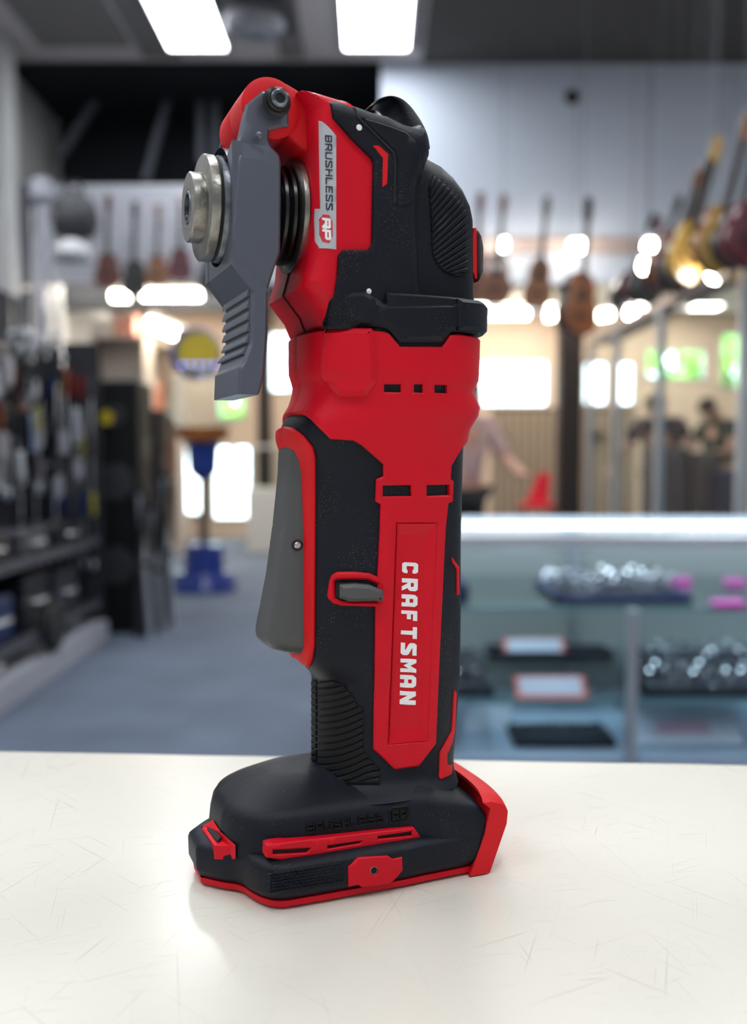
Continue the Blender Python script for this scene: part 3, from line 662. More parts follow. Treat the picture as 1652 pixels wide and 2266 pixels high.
PINKM = mat('pink_box', (.70, .08, .45), .5)
for a, b, c, d, lab in ((1585, 1650, 1328, 1348, 'magenta card lying at the right of the upper shelf'), (1495, 1530, 1276, 1300, 'small pink box behind the navy tray'), (1610, 1650, 1280, 1298, 'small pink box at the right end of the upper shelf')):
    p = onz((a + b) / 2, d, SH1 + .001); x0, x1 = at(a, d, p.y).x, at(b, d, p.y).x; o = empty('gift_box', ((x0 + x1) / 2, p.y, SH1 + .001), 0, lab, 'box'); w_ = (x1 - x0) / 2; h = (d - c) / FPX * p.y * .8
    mb = MB(); mb.box(-w_, w_, 0, .05, 0, h * .65, .003); mb.build('box_base', PINKM, o); mb = MB(); mb.box(-w_ - .002, w_ + .002, -.002, .052, h * .65, h, .003); mb.build('box_lid', PINKM, o)
# things lying on the case top
for px, w_, m, lab in ((1440, 70, ALU, 'pale leaflet stand on top of the jewellery case'),):
    pass

# ================================================================== GUITARS
def outline_guitar(L_, Wd, acoustic=True):
    P = []
    for k in range(40):
        t = 2 * PI * k / 40; z = -math.cos(t)
        wz = math.copysign(abs(math.sin(t)) ** .62, math.sin(t)); f_ = (.84 - .16 * z) - (.20 if acoustic else .12) * math.exp(-((z - .18) / .28) ** 2)
        P.append((Wd / 2 * 1.08 * wz * f_ * 1.0, L_ * (z + 1) / 2))
    return P
def guitar(px, pytop, pybot, Y, lab, grp, body, top, tilt=0, turn=0, electric=False, w=.36):
    a, b = at(px, pybot, Y), at(px, pytop, Y); H = b.z - a.z; s_ = H / 1.02
    o = empty('electric_guitar' if electric else 'acoustic_guitar', (a.x, Y, a.z), turn, lab, 'guitar', grp); o.rotation_euler = (0, tilt, turn); Lb = .47 if not electric else .40
    th = .10 if not electric else .045; P = outline_guitar(Lb, w if not electric else w * .88, not electric); o.scale = (s_,) * 3
    mb = MB(); Q = [(x * .97, z * .98 + .005) for x, z in P]; mb.rings([[(x, -th / 2, z) for x, z in Q], [(x, -th / 2 + .006, z) for x, z in P], [(x, th / 2 - .006, z) for x, z in P], [(x, th / 2, z) for x, z in Q]]); mb.build('body', body, o, 40)
    mb = MB(); mb.rings([[(x * .96, -th / 2 - .003, z * .96 + .01) for x, z in P], [(x * .96, -th / 2 + .001, z * .96 + .01) for x, z in P]]); mb.build('soundboard', top, o, 0)
    if not electric: mb = MB(); mb.lathe([(.048, -th / 2 - .004), (.048, -th / 2 - .0005)], (0, 0, .30), 'y', 24); mb.build('sound_hole', DARK, o)
    else:
        mb = MB(); mb.box(-.04, .04, -th / 2 - .012, -th / 2, .20, .23, .003); mb.build('pickup', DARK, o)
    mb = MB(); mb.box(-.07, .07, -th / 2 - .012, -th / 2, .13, .155, .003); mb.build('bridge', DARK, o)
    mb = MB()
    if Y > 8.8: mb.tube([(0, -th / 2 + .01, .90), (0, (9.03 - Y) / s_, .91)], .006 / s_, 6)
    else:
        tv = (Matrix.Rotation(-tilt, 3, 'Y') @ Vector((0, 0, (CEIL_Z - .02 - a.z) / s_ - 1.0))); mb.tube([(0, 0, 1.0), tuple(Vector((0, 0, 1.0)) + tv)], .0005 / s_, 5)
    mb.build('hanger', NYL, o); mb = MB(); mb.rings([[(-.027, -th / 2 - .012, Lb * .8), (.027, -th / 2 - .012, Lb * .8), (.02, -th / 2 + .012, Lb * .8), (-.02, -th / 2 + .012, Lb * .8)], [(-.022, -th / 2 - .012, .84), (.022, -th / 2 - .012, .84), (.016, -th / 2 + .010, .84), (-.016, -th / 2 + .010, .84)]]); mb.build('neck', WOODD, o, 0)
    mb = MB(); mb.rings([[(x, -th / 2 - .010 + y_, z) for x, z in ((-.023, .84), (-.036, .88), (-.033, 1.01), (0, 1.02), (.033, 1.01), (.036, .88), (.023, .84))] for y_ in (0, .018)]); mb.build('headstock', body, o, 0)
    for k in range(6):
        sx = -1 if k < 3 else 1; z = .89 + .045 * (k % 3); mb = MB(); mb.lathe([(.004, sx * .034), (.004, sx * .05), (.009, sx * .052), (.009, sx * .062)], (0, -th / 2, z), 'x', 8); mb.build('tuning_peg', ALU, o)
    return o
BRN = mat('brown_guitar', (.17, .055, .022), .3, var=.3, vscale=8, coat=.4); MAHO = mat('mahogany_guitar', (.12, .028, .02), .3, coat=.4); TAN = mat('tan_guitar', (.22, .085, .03), .3, var=.25, vscale=8, coat=.4); GBLK = mat('black_guitar', (.012, .012, .014), .25, coat=.5); YELG = mat('honey_guitar', (.46, .27, .05), .3, coat=.4); WINE = mat('wine_red_guitar', (.10, .008, .02), .25, coat=.5); SUNB = mat('sunburst_top', (.17, .055, .018), .3, var=.5, vscale=5, coat=.4)
NYL = mat('nylon_line', (.64, .71, .84), .8)
G1 = 'guitars hanging from the bulkhead rail'
guitar(1046, 428, 672, 8.8, 'dark brown guitar hanging half hidden behind the head of the tool', G1, MAHO, BRN, .06)
guitar(1090, 432, 676, 8.45, 'reddish brown acoustic guitar hanging second from the tool', G1, MAHO, BRN, .09)
guitar(1184, 436, 686, 8.5, 'tan acoustic guitar hanging left of the large brown guitar', G1, GBLK, TAN, .09, w=.30)
guitar(1272, 436, 742, 7.0, 'large brown acoustic guitar with dark side hanging in front of the dark post', G1, GBLK, SUNB, .07, .5, w=.38)
G2 = 'guitars hung over the glass cabinet'
guitar(1366, 440, 690, 7.9, 'slim black guitar hanging farthest along the right cabinet', G2, GBLK, GBLK, .42, .5, True)
guitar(1420, 400, 672, 7.0, 'black guitar hanging at the far end of the glass cabinet', G2, GBLK, GBLK, .40, .5, True)
guitar(1456, 330, 640, 6.2, 'dark brown guitar hanging between the black and the honey guitars', G2, BRN, MAHO, .40, .6)
guitar(1500, 260, 620, 5.6, 'honey yellow guitar hanging over the glass cabinet', G2, YELG, YELG, .36, .6, True)
guitar(1560, 200, 600, 5.0, 'amber guitar with pale neck hanging over the glass cabinet', G2, TAN, YELG, .36, .6, True)
guitar(1630, 200, 585, 4.6, 'wine red guitar hanging at the right edge of the photo', G2, WINE, WINE, .34, .6, True, w=.42)
guitar(1392, 452, 668, 7.5, 'slim dark guitar hanging just left of the black one at the cabinet end', G2, WINE, GBLK, .42, .5, True)
guitar(1478, 300, 640, 5.9, 'black guitar hanging right behind the honey yellow one', G2, GBLK, GBLK, .40, .6, True)
guitar(1598, 230, 590, 4.8, 'dark guitar hanging between the amber and the wine red ones', G2, GBLK, MAHO, .36, .6, True)
G3 = 'guitars on the slatted wall'
for px, a, b, m1, m2, lab in ((238, 432, 640, WINE, MAHO, 'dark red guitar at the left end of the slatted wall'), (297, 446, 656, GBLK, GBLK, 'black guitar second from left on the slatted wall'), (348, 452, 636, BRN, TAN, 'brownish grey guitar third on the slatted wall'), (398, 432, 622, WINE, WINE, 'wine red guitar fourth on the slatted wall'), (466, 430, 652, GBLK, GBLK, 'black guitar on the slatted wall behind the grey lever')):
    guitar(px, a, b, 8.87 if px != 348 else 8.81, lab, G3, m1, m2, .03, 0, True)

# ================================================================== GLASS CABINET on the right
KX, KZ = 1.98, at(1652, 560, 5.04).z
cab = empty('glass_cabinet', (KX, 6.9, 0), 0, 'tall glass cabinet with metal posts along the right side', 'cabinet')
def kc(mb, nm, m, sm=0): o = mb.build(nm, m, cab, sm); o.matrix_parent_inverse = Matrix.Translation((-KX, -6.9, 0)); return o
KY = [3.9, 5.12, 6.62, 7.8, 8.75]
mb = MB(); mb.box(KX - .01, KX + .19, KY[0], KY[-1], KZ - .045, KZ + .01); kc(mb, 'top_rail', mat('pale_wood_rail', (.45, .36, .32), .45))
mb = MB(); mb.box(KX, KX + .18, KY[0], KY[-1], 0, .55); kc(mb, 'cabinet_base', mat('cabinet_base', (.05, .05, .06), .6))
for y in KY: mb = MB(); mb.box(KX - .02, KX + .03, y - .03, y + .03, .55, KZ - .045); kc(mb, 'post', ALU)
for y, z in zip(KY[:-1], KY[1:]): mb = MB(); mb.box(KX + .002, KX + .007, y + .025, z - .025, .56, KZ - .05); kc(mb, 'pane', CGLASS)
# cluttered lower counter behind it
BOXM = [mat('box_%d' % i, c, .6) for i, c in enumerate(((.05, .045, .06), (.07, .055, .06), (.03, .035, .08), (.12, .11, .11), (.10, .06, .05)))]
for i, (a, b, c, d, Y, lab) in enumerate(((1448, 1524, 990, 1150, 7.45, 'grey-brown carton stacked behind the glass cabinet'), (1532, 1600, 1000, 1080, 7.45, 'carton on a counter in front of the two people'), (1612, 1652, 1040, 1160, 7.0, 'dark blue carton at the right edge behind the glass'))):
    p, q = at(a, d, Y), at(b, c, Y); o = empty('carton', ((p.x + q.x) / 2, Y, 0), 0, lab, 'box'); w_ = (q.x - p.x) / 2
    mb = MB(); mb.box(-w_, w_, 0, .4, 0, q.z, .01); mb.build('carton_body', BOXM[i], o); mb = MB(); mb.box(-.03, .03, -.001, .401, q.z - .08, q.z + .002); mb.build('tape', BOXM[3], o, 0)
# red scoop and dark bench under the doors
p = at(1190, 1128, 11.4); o = empty('red_chair', (p.x, 11.4, 0), 0, 'small red seat beside the dark post', 'chair'); RS = mat('red_seat', (.55, .01, .03), .4); h = p.z + .02
mb = MB(); mb.rings([[(-.20, -.1, h), (.20, -.1, h), (.20, .3, h), (-.20, .3, h)], [(-.20, -.1, h + .05), (.20, -.1, h + .05), (.20, .3, h + .05), (-.20, .3, h + .05)]]); mb.build('seat', RS, o, 0)
mb = MB(); mb.rings([[(-.10, .26, h + .04), (.16, .26, h + .04), (.16, .30, h + .04), (-.10, .30, h + .04)], [(.06, .30, h + .42), (.2, .30, h + .42), (.2, .34, h + .42), (.06, .34, h + .42)]]); mb.build('backrest', RS, o, 0)
for sx in (-.17, .17):
    for sy in (-.07, .27): mb = MB(); mb.tube([(sx, sy, 0), (sx, sy, h)], .015, 8); mb.build('leg', DARK, o)

# ================================================================== GUMBALL MACHINE
gx = at(452, 1300, 7.9).x; gm = empty('gumball_machine', (gx, 7.9, 0), 0, 'blue gumball machine on a pole with a yellow round sign', 'vending machine')
BLU = mat('cobalt_enamel', (.012, .035, .22), .3, coat=.3); YEL = mat('yellow_sign', (.50, .37, .012), .45, var=.15, vscale=8); GUM = mat('gumballs', (.30, .10, .02), .4, var=.8, vscale=60)
def zz_(py): return at(452, py, 7.9).z
k_ = 7.9 / FPX
def lt(nm, pr, m, n=28): mb = MB(); mb.lathe(pr, (0, 0, 0), 'z', n); return mb.build(nm, m, gm)
lt('base', [(.02, 0), (.27, 0), (.28, .03), (.24, .16), (.17, zz_(1268)), (.155, zz_(1205)), (.03, zz_(1200))], BLU)
lt('pole', [(.035, zz_(1205)), (.035, zz_(1056))], DARK, 14)
lt('hopper', [(.05, zz_(1062)), (.12, zz_(1045)), (.135, zz_(990)), (.15, zz_(980)), (.02, zz_(978))], BLU)
lt('gumballs', [(.02, zz_(982)), (.20, zz_(975)), (.225, zz_(945)), (.02, zz_(940))], GUM)['kind'] = 'stuff'
zc, rg = zz_(888), .30
lt('globe', [(.15, zz_(982))] + [(math.sqrt(max(.0004, rg ** 2 - h * h)), zc + h) for h in np.linspace(-.245, .27, 14)] + [(.08, zz_(815))], glassmat('globe_glass', 1.), 32)
lt('globe_cap', [(.09, zz_(822)), (.10, zz_(836)), (.03, zz_(812))][::1], BLU)
sz = zz_(783); mb = MB(); mb.lathe([(.02, -.05), (.20, -.05), (.215, -.03), (.215, .03), (.20, .05), (.02, .05)], (-.045, 0, sz), 'y', 36); mb.build('sign_rim', BLU, gm)
mb = MB(); mb.lathe([(.01, -.052), (.175, -.058), (.17, -.062), (.01, -.064)], (-.02, 0, sz), 'y', 36); mb.build('sign_face', YEL, gm)
LED = emat('blue_led', (.12, .2, 1.), 4)
for k in range(5): mb = MB(); mb.lathe([(.004, -.078), (.009, -.074), (.009, -.062)], (-.15 + k * .068, 0, zz_(808)), 'y', 10); mb.build('sign_light', LED, gm)

# ================================================================== LEFT SHELVING WITH HANGING TOOLS
SHX = -1.62; unit = empty('shelving_unit', (SHX, 4.6, 0), 0, 'long dark pegboard shelving unit full of hanging tools on the left', 'shelving')
def sc_(mb, nm, m, sm=0): o = mb.build(nm, m, unit, sm); o.matrix_parent_inverse = Matrix.Translation((-SHX, -4.6, 0)); return o
DST = mat('dark_shelf_steel', (.012, .013, .018), .5); LIP = mat('grey_shelf_lip', (.08, .08, .10), .5); KICK = mat('white_base_deck', (.38, .39, .45), .5)
SY0, SY1 = 3.2, 5.75
mb = MB(); mb.box(SHX - .50, SHX - .46, SY0, SY1, 0, 2.05); sc_(mb, 'pegboard', mat('pegboard', (.02, .022, .03), .7))
mb = MB(); mb.box(SHX - .46, SHX, SY0, SY1, 0, .12); sc_(mb, 'base_deck', KICK)
for z in (.24, .62):
    mb = MB(); mb.box(SHX - .46, SHX - .06, SY0, SY1, z - .03, z); sc_(mb, 'shelf', DST); mb = MB(); mb.box(SHX - .06, SHX - .045, SY0, SY1, z - .035, z + .012); sc_(mb, 'shelf_lip', LIP)
for y in (SY0 + .02, 4.45, SY1 - .02): mb = MB(); mb.box(SHX - .46, SHX - .42, y - .02, y + .02, 0, 2.1); sc_(mb, 'upright', DST)
mb = MB(); mb.box(SHX - .46, SHX - .03, SY1, SY1 + .03, 0, 1.80); sc_(mb, 'end_panel', mat('end_panel', (.010, .011, .016), .7))
for z in (1.62, 1.28, .92): mb = MB(); mb.tube([(SHX - .45, SY1 - .035, z), (SHX - .04, SY1 - .035, z)], .008, 6); sc_(mb, 'hook_bar', DST)
random.seed(21)
cols = {'black': (.015, .015, .02), 'dark blue': (.015, .03, .12), 'grey': (.06, .06, .075), 'silver': (.30, .30, .35), 'orange': (.28, .06, .015), 'yellow': (.30, .26, .05), 'red': (.18, .015, .012), 'pale blue': (.25, .36, .55), 'white': (.55, .55, .6)}
def hang_pack(x, y, z, cn, s_, row):
    m = mat('pack_' + cn, cols[cn], .35); o = empty('hanging_pack', (x, y, z), PI / 2 + random.uniform(-.15, .15), '%s packaged tool hanging on the %s' % (cn, row), 'tool pack', '%s packs on the %s' % (cn, row))
    mb = MB(); mb.box(-.05 * s_, .05 * s_, 0, .004, -.20 * s_, 0); mb.build('card', m, o, 0)
    mb = MB(); mb.box(-.035 * s_, .035 * s_, -.03, 0, -.18 * s_, -.06 * s_, .01); mb.build('blister', mat('pack_silver', cols['silver'], .3), o); mb = MB(); mb.tube([(0, -.03, -.02), (0, .05, -.01)], .004, 5); mb.build('hook', ALU, o)
def hang_driver(x, y, z, cn, row):
    m = mat('pack_' + cn, cols[cn], .35); o = empty('hanging_tool', (x, y, z), random.uniform(0, 3), '%s handled long tool hanging on the %s' % (cn, row), 'hand tool', '%s tools on the %s' % (cn, row))
    mb = MB(); mb.lathe([(.008, 0), (.018, -.01), (.016, -.06), (.019, -.12), (.009, -.14)], (0, 0, 0), 'z', 10); mb.build('handle', m, o); mb = MB(); mb.tube([(0, 0, -.135), (0, 0, -.42)], .006, 6); mb.build('shaft', RINGM, o); mb = MB(); mb.lathe([(.006, -.41), (.013, -.425), (.011, -.46), (.003, -.47)], (0, 0, 0), 'z', 8); mb.build('tip', ALU, o)
rows = [(1.62, 'upper pegboard row'), (1.36, 'middle pegboard row'), (1.12, 'lower pegboard row')]
pal = ['black', 'dark blue', 'grey', 'black', 'silver', 'dark blue', 'black', 'orange', 'black', 'pale blue', 'yellow', 'grey', 'black', 'dark blue', 'white', 'black']
for z, rn in rows:
    y = SY0 + .5
    while y < SY1 - .05:
        x = SHX - random.uniform(.12, .35); cn = random.choice(pal)
        if random.random() < .6: hang_pack(x, y, z + random.uniform(-.05, .05), cn, random.uniform(.9, 1.2), rn)
        else: hang_driver(x, y, z + random.uniform(0, .1), cn, rn)
        y += random.uniform(.10, .17)
for z, rn in ((1.60, 'top bar of the end panel'), (1.26, 'middle bar of the end panel'), (.90, 'bottom bar of the end panel')):
    for k in range(7): hang_driver(SHX - .43 + k * .06, SY1 - .035, z, random.choice(['black', 'dark blue', 'black', 'yellow', 'black', 'grey', 'dark blue', 'red']), rn)
# golf-club like rods standing at the top
for k in range(22):
    y = 4.3 + k * .062; x = SHX - random.uniform(.1, .37); z0 = 1.62 + random.uniform(-.05, .1)
    h = random.uniform(.55, .85); o = empty('fishing_rod', (x, y, z0), random.uniform(0, 3), 'thin silver rod standing in the cluster above the hanging tools', 'rod', 'rods above the hanging tools'); t = random.uniform(-.05, .05)
    mb = MB(); mb.tube([(0, 0, 0), (t * .4, 0, h * .4), (t, 0, h)], [.008, .006, .004], 6); mb.build('blank', RINGM, o); mb = MB(); mb.tube([(-t * .25, 0, -.12), (0, 0, .02)], .013, 8); mb.build('rod_grip', DARK, o); mb = MB(); mb.lathe([(.012, .06), (.022, .07), (.022, .10), (.012, .11)], (t * .1, 0, 0), 'z', 8); mb.build('reel_seat', ALU, o)
# goods on the shelves and the base
def wheel(px, py, Y, r, lab):
    o = empty('hand_truck_wheel', (-1.632, Y, .121), 0, lab, 'wheel'); mb = MB()
    Rr = [[(.05 * math.cos(b) * .6, (r - .04 + .04 * math.sin(b)) * math.cos(a), r + (r - .04 + .04 * math.sin(b)) * math.sin(a)) for b in np.linspace(0, 2 * PI, 8, endpoint=False)] for a in np.linspace(0, 2 * PI, 24, endpoint=False)]
    mb.rings(Rr, closed=True); mb.build('tyre', DARK, o); mb = MB(); mb.lathe([(.02, -.03), (r * .62, -.02), (r * .62, .02), (.02, .03)], (0, 0, r), 'x', 20); mb.build('hub', DST, o); mb = MB(); mb.lathe([(r * .58, .018), (r * .66, .024), (r * .66, -.01)], (0, 0, r), 'x', 24, cap=False); mb.build('rim', ALU, o)
wheel(112, 1385, 4.8, .13, 'dark wheel with pale rim in front of the lower shelf')
def case_box(x, y, z, w_, d_, h, m, lab, cat='case', nm='tool_case', rz=0):
    o = empty(nm, (x, y, z), rz, lab, cat); mb = MB(); mb.box(-w_ / 2, w_ / 2, -d_ / 2, d_ / 2, 0, h * .55, .012); mb.build('lower_shell', m, o); mb = MB(); mb.box(-w_ / 2, w_ / 2, -d_ / 2, d_ / 2, h * .56, h, .012); mb.build('lid', m, o)
    mb = MB(); mb.tube([(w_ / 2, -d_ * .18, h * .5), (w_ / 2 + .03, -d_ * .15, h * .5), (w_ / 2 + .03, d_ * .15, h * .5), (w_ / 2, d_ * .18, h * .5)], .009, 6); mb.build('carry_handle', ALU, o)
for i, (y, zb_2, h, cn, lab) in enumerate(((3.75, .121, .08, 'grey', 'flat grey case on the white base deck nearest the counter'), (4.25, .121, .08, 'black', 'flat black case on the white base deck'), (4.9, .121, .08, 'white', 'small white case on the white base deck'), (5.4, .121, .08, 'grey', 'flat grey case at the far end of the base deck'), (3.8, .241, .25, 'black', 'black tool case on the lower shelf nearest the counter'), (4.35, .241, .22, 'dark blue', 'dark blue tool case on the lower shelf'), (4.85, .241, .28, 'black', 'tall black tool case on the lower shelf'), (5.35, .241, .24, 'grey', 'grey tool case at the far end of the lower shelf'), (3.75, .621, .16, 'dark blue', 'dark blue tool case on the upper shelf nearest the counter'), (4.3, .621, .14, 'black', 'low black tool case on the upper shelf'), (4.85, .621, .12, 'grey', 'grey tool case in the middle of the upper shelf'), (5.4, .621, .12, 'black', 'black tool case at the far end of the upper shelf'))):
    case_box(SHX - .26, y, zb_2, .3, .36, h, mat('pack_' + cn, cols[cn], .35), lab)
for i, (px, py0, py1, Y, m, lab, r_) in enumerate(((165, 420, 530, 5.5, mat('dark_bag', (.05, .05, .06), .6), 'dark rounded bag hanging above the rods', .14), (160, 530, 585, 5.4, mat('white_lamp', (.6, .6, .62), .5), 'white rounded lantern above the rods', .11))):
    a, b = at(px, py1, Y), at(px, py0, Y); h = b.z - a.z; o = empty('hanging_bag' if i == 0 else 'lantern', a, 0, lab, 'bag' if i == 0 else 'lantern')
    mb = MB(); mb.lathe([(.03, 0), (r_ * .8, h * .08), (r_, h * .35), (r_ * .9, h * .7), (r_ * .5, h * .92), (.03, h)], (0, 0, 0), 'z', 16); mb.build('body', m, o, 60); mb = MB(); mb.tube([(-.05, 0, h * .95), (-.03, 0, h * 1.15), (.03, 0, h * 1.15), (.05, 0, h * .95)], .012, 6); mb.build('carry_loop', DARK, o); mb = MB(); mb.box(-r_ * .5, r_ * .5, -r_ * 1.02, -r_ * .6, h * .25, h * .5, .01); mb.build('front_pocket' if i == 0 else 'shade_window', m, o)
p, q = at(96, 640, 5.95), at(96, 395, 5.95); o = empty('white_stand', (p.x, 5.95, 0), 0, 'white post with rounded cap standing behind the rods', 'stand'); mb = MB(); mb.lathe([(.12, 0), (.12, .03), (.04, .06), (.03, q.z - .15)], (0, 0, 0), 'z', 14); mb.build('post', KICK, o); mb = MB(); mb.lathe([(.03, q.z - .15), (.07, q.z - .12), (.07, q.z - .02), (.04, q.z)], (0, 0, 0), 'z', 14); mb.build('cap', KICK, o)

# ================================================================== SPEAKERS AND STANDS
def speaker(px0, px1, py0, Y, d_, lab, sticker=False):
    x0, x1 = at(px0, 1400, Y).x, at(px1, 1400, Y).x; h = at(px0, py0, Y).z; o = empty('speaker_tower', ((x0 + x1) / 2, Y, 0), 0, lab, 'loudspeaker', 'black speaker towers'); w_ = (x1 - x0) / 2; SPK = mat('black_vinyl', (.003, .003, .004), .6, spec=.25)
    mb = MB(); mb.box(-w_, w_, 0, d_, 0, h, .012); mb.build('cabinet', SPK, o); n_ = 3
    for k in range(n_):
        r_ = w_ * (.78, .78, .45)[k]; zc_ = h * (.27, .60, .86)[k]; mb = MB(); mb.lathe([(r_, 0), (r_, -.012), (r_ * .86, -.016), (r_ * .3, -.002), (.01, -.008)], (0, 0, zc_), 'y', 24); mb.build('driver_cone', mat('cone', (.02, .02, .025), .5), o)
    for s_ in (-1, 1): mb = MB(); mb.box(s_ * w_ - .004, s_ * w_ + .004, d_ * .3, d_ * .7, h * .7, h * .78, .002); mb.build('side_grip', DST, o)
    if sticker: p = at(236, 924, Y); mb = MB(); mb.lathe([(.004, -.020), (.045, -.020), (.045, -.017)], (p.x - o.location.x, 0, p.z), 'y', 16); mb.build('price_sticker', YEL, o)
speaker(206, 312, 842, 5.95, .4, 'tall black speaker tower with a yellow sticker', True); speaker(318, 358, 905, 6.45, .3, 'slimmer black speaker tower beside the sticker one')
for i, (px, top_, Y, lab) in enumerate(((326, 1085, 5.92, 'folded keyboard stand standing before the slim speaker'), (352, 1120, 6.1, 'shorter folded stand between two others at the aisle end'), (376, 1050, 6.3, 'folded stand nearest the gumball machine'))):
    p = at(px, 1405, Y); h = at(px, top_, Y).z; o = empty('folded_stand', (p.x, Y - .1, 0), 0, lab, 'stand')
    for k, (a, b) in enumerate(((-.045, .02), (.045, -.02), (0, 0))): mb = MB(); mb.tube([(a, 0, 0), (b, .02 * k, h)], .018, 8); mb.build('leg', ALU if k == 1 else DST, o)
    mb = MB(); mb.tube([(-.045, 0, h * .5), (.045, 0, h * .5)], .014, 8); mb.build('crossbar', DST, o); mb = MB(); mb.box(-.04, .04, -.02, .05, h - .02, h + .02, .005); mb.build('head_plate', DST, o)
# ================================================================== FAR LEFT GOODS
def shelf_far(px0, px1, py0, py1, Y, lab, m, nsh=3):
    x0, x1 = at(px0, 900, Y).x, at(px1, 900, Y).x; h = at(px0, py0, Y).z; o = empty('stock_rack', ((x0 + x1) / 2, Y, 0), 0, lab, 'rack'); w_ = (x1 - x0) / 2
    for sx in (-w_, w_): mb = MB(); mb.box(sx - .015, sx + .015, 0, .4, 0, h); mb.build('side_panel', m, o, 0)
    for k in range(nsh + 1): z = .1 + (h - .12) * k / nsh; mb = MB(); mb.box(-w_, w_, 0, .4, z - .012, z + .012); mb.build('shelf', m, o, 0)
    mb = MB(); mb.box(-w_, w_, .385, .4, .1, h); mb.build('back', m, o, 0); return (x0, x1, h)
RK = mat('rack_cream', (.55, .47, .40), .6)
shelf_far(205, 318, 740, 1180, 9.6, 'cream stock rack under the slatted wall', RK); shelf_far(330, 392, 760, 1180, 10.6, 'narrow cream stock rack behind the gumball machine', RK)
random.seed(5)
RA, RB = (at(205, 740, 9.6).z, at(330, 760, 10.6).z)
def rz_(h, k, n=3): return .1 + (h - .12) * k / n + .013
for i, (px, z, w_, h_, Y, c, lab) in enumerate(((232, RA + .001, .22, .16, 9.8, (.55, .52, .5), 'white carton on top of the cream rack'), (285, RA + .001, .2, .22, 9.8, (.6, .26, .2), 'salmon pink carton on top of the cream rack'), (360, rz_(RB, 1), .16, .42, 10.75, (.60, .17, .05), 'tall orange carton in the narrow rack'), (235, rz_(RA, 2), .2, .26, 9.8, (.50, .44, .38), 'beige carton on the upper shelf of the cream rack'), (285, rz_(RA, 2), .18, .3, 9.8, (.1, .25, .4), 'blue carton on the upper shelf of the cream rack'), (348, rz_(RB, 2), .14, .35, 10.75, (.55, .2, .12), 'coral carton on the upper shelf of the narrow rack'))):
    p = at(px, 900, Y); o = empty('stock_carton', (p.x, Y, z), 0, lab, 'box'); m = mat('carton_%d' % i, c, .6); mb = MB(); mb.box(-w_ / 2, w_ / 2, -.1, .1, 0, h_, .006); mb.build('carton_body', m, o); mb = MB(); mb.box(-.02, .02, -.101, .101, h_ * .7, h_ + .002); mb.build('tape', FRM, o, 0)
# glass counter and dark post near the entrance
p0, p1 = at(545, 1150, 11.0), at(640, 985, 11.0)
o = empty('glass_counter', ((p0.x + p1.x) / 2, 11.0, 0), 0, 'bright glass counter by the entrance left of the tool', 'display case'); w_ = (p1.x - p0.x) / 2
mb = MB(); mb.box(-w_, w_, 0, .5, 0, p1.z - .5, .01); mb.build('counter_base', FRM, o); mb = MB(); mb.box(-w_, w_, 0, .006, p1.z - .5, p1.z - .03); mb.build('front_glass', GLASS, o, 0); mb = MB(); mb.box(-w_, w_, 0, .5, p1.z - .03, p1.z); mb.build('counter_top', FRM, o, 0)
p = at(585, 1185, 12.4); mb = MB(); mb.box(p.x - .09, p.x + .09, 12.4, 12.6, 0, BZ2); struct(mb.build('trim_4', WOODD, None, 0))
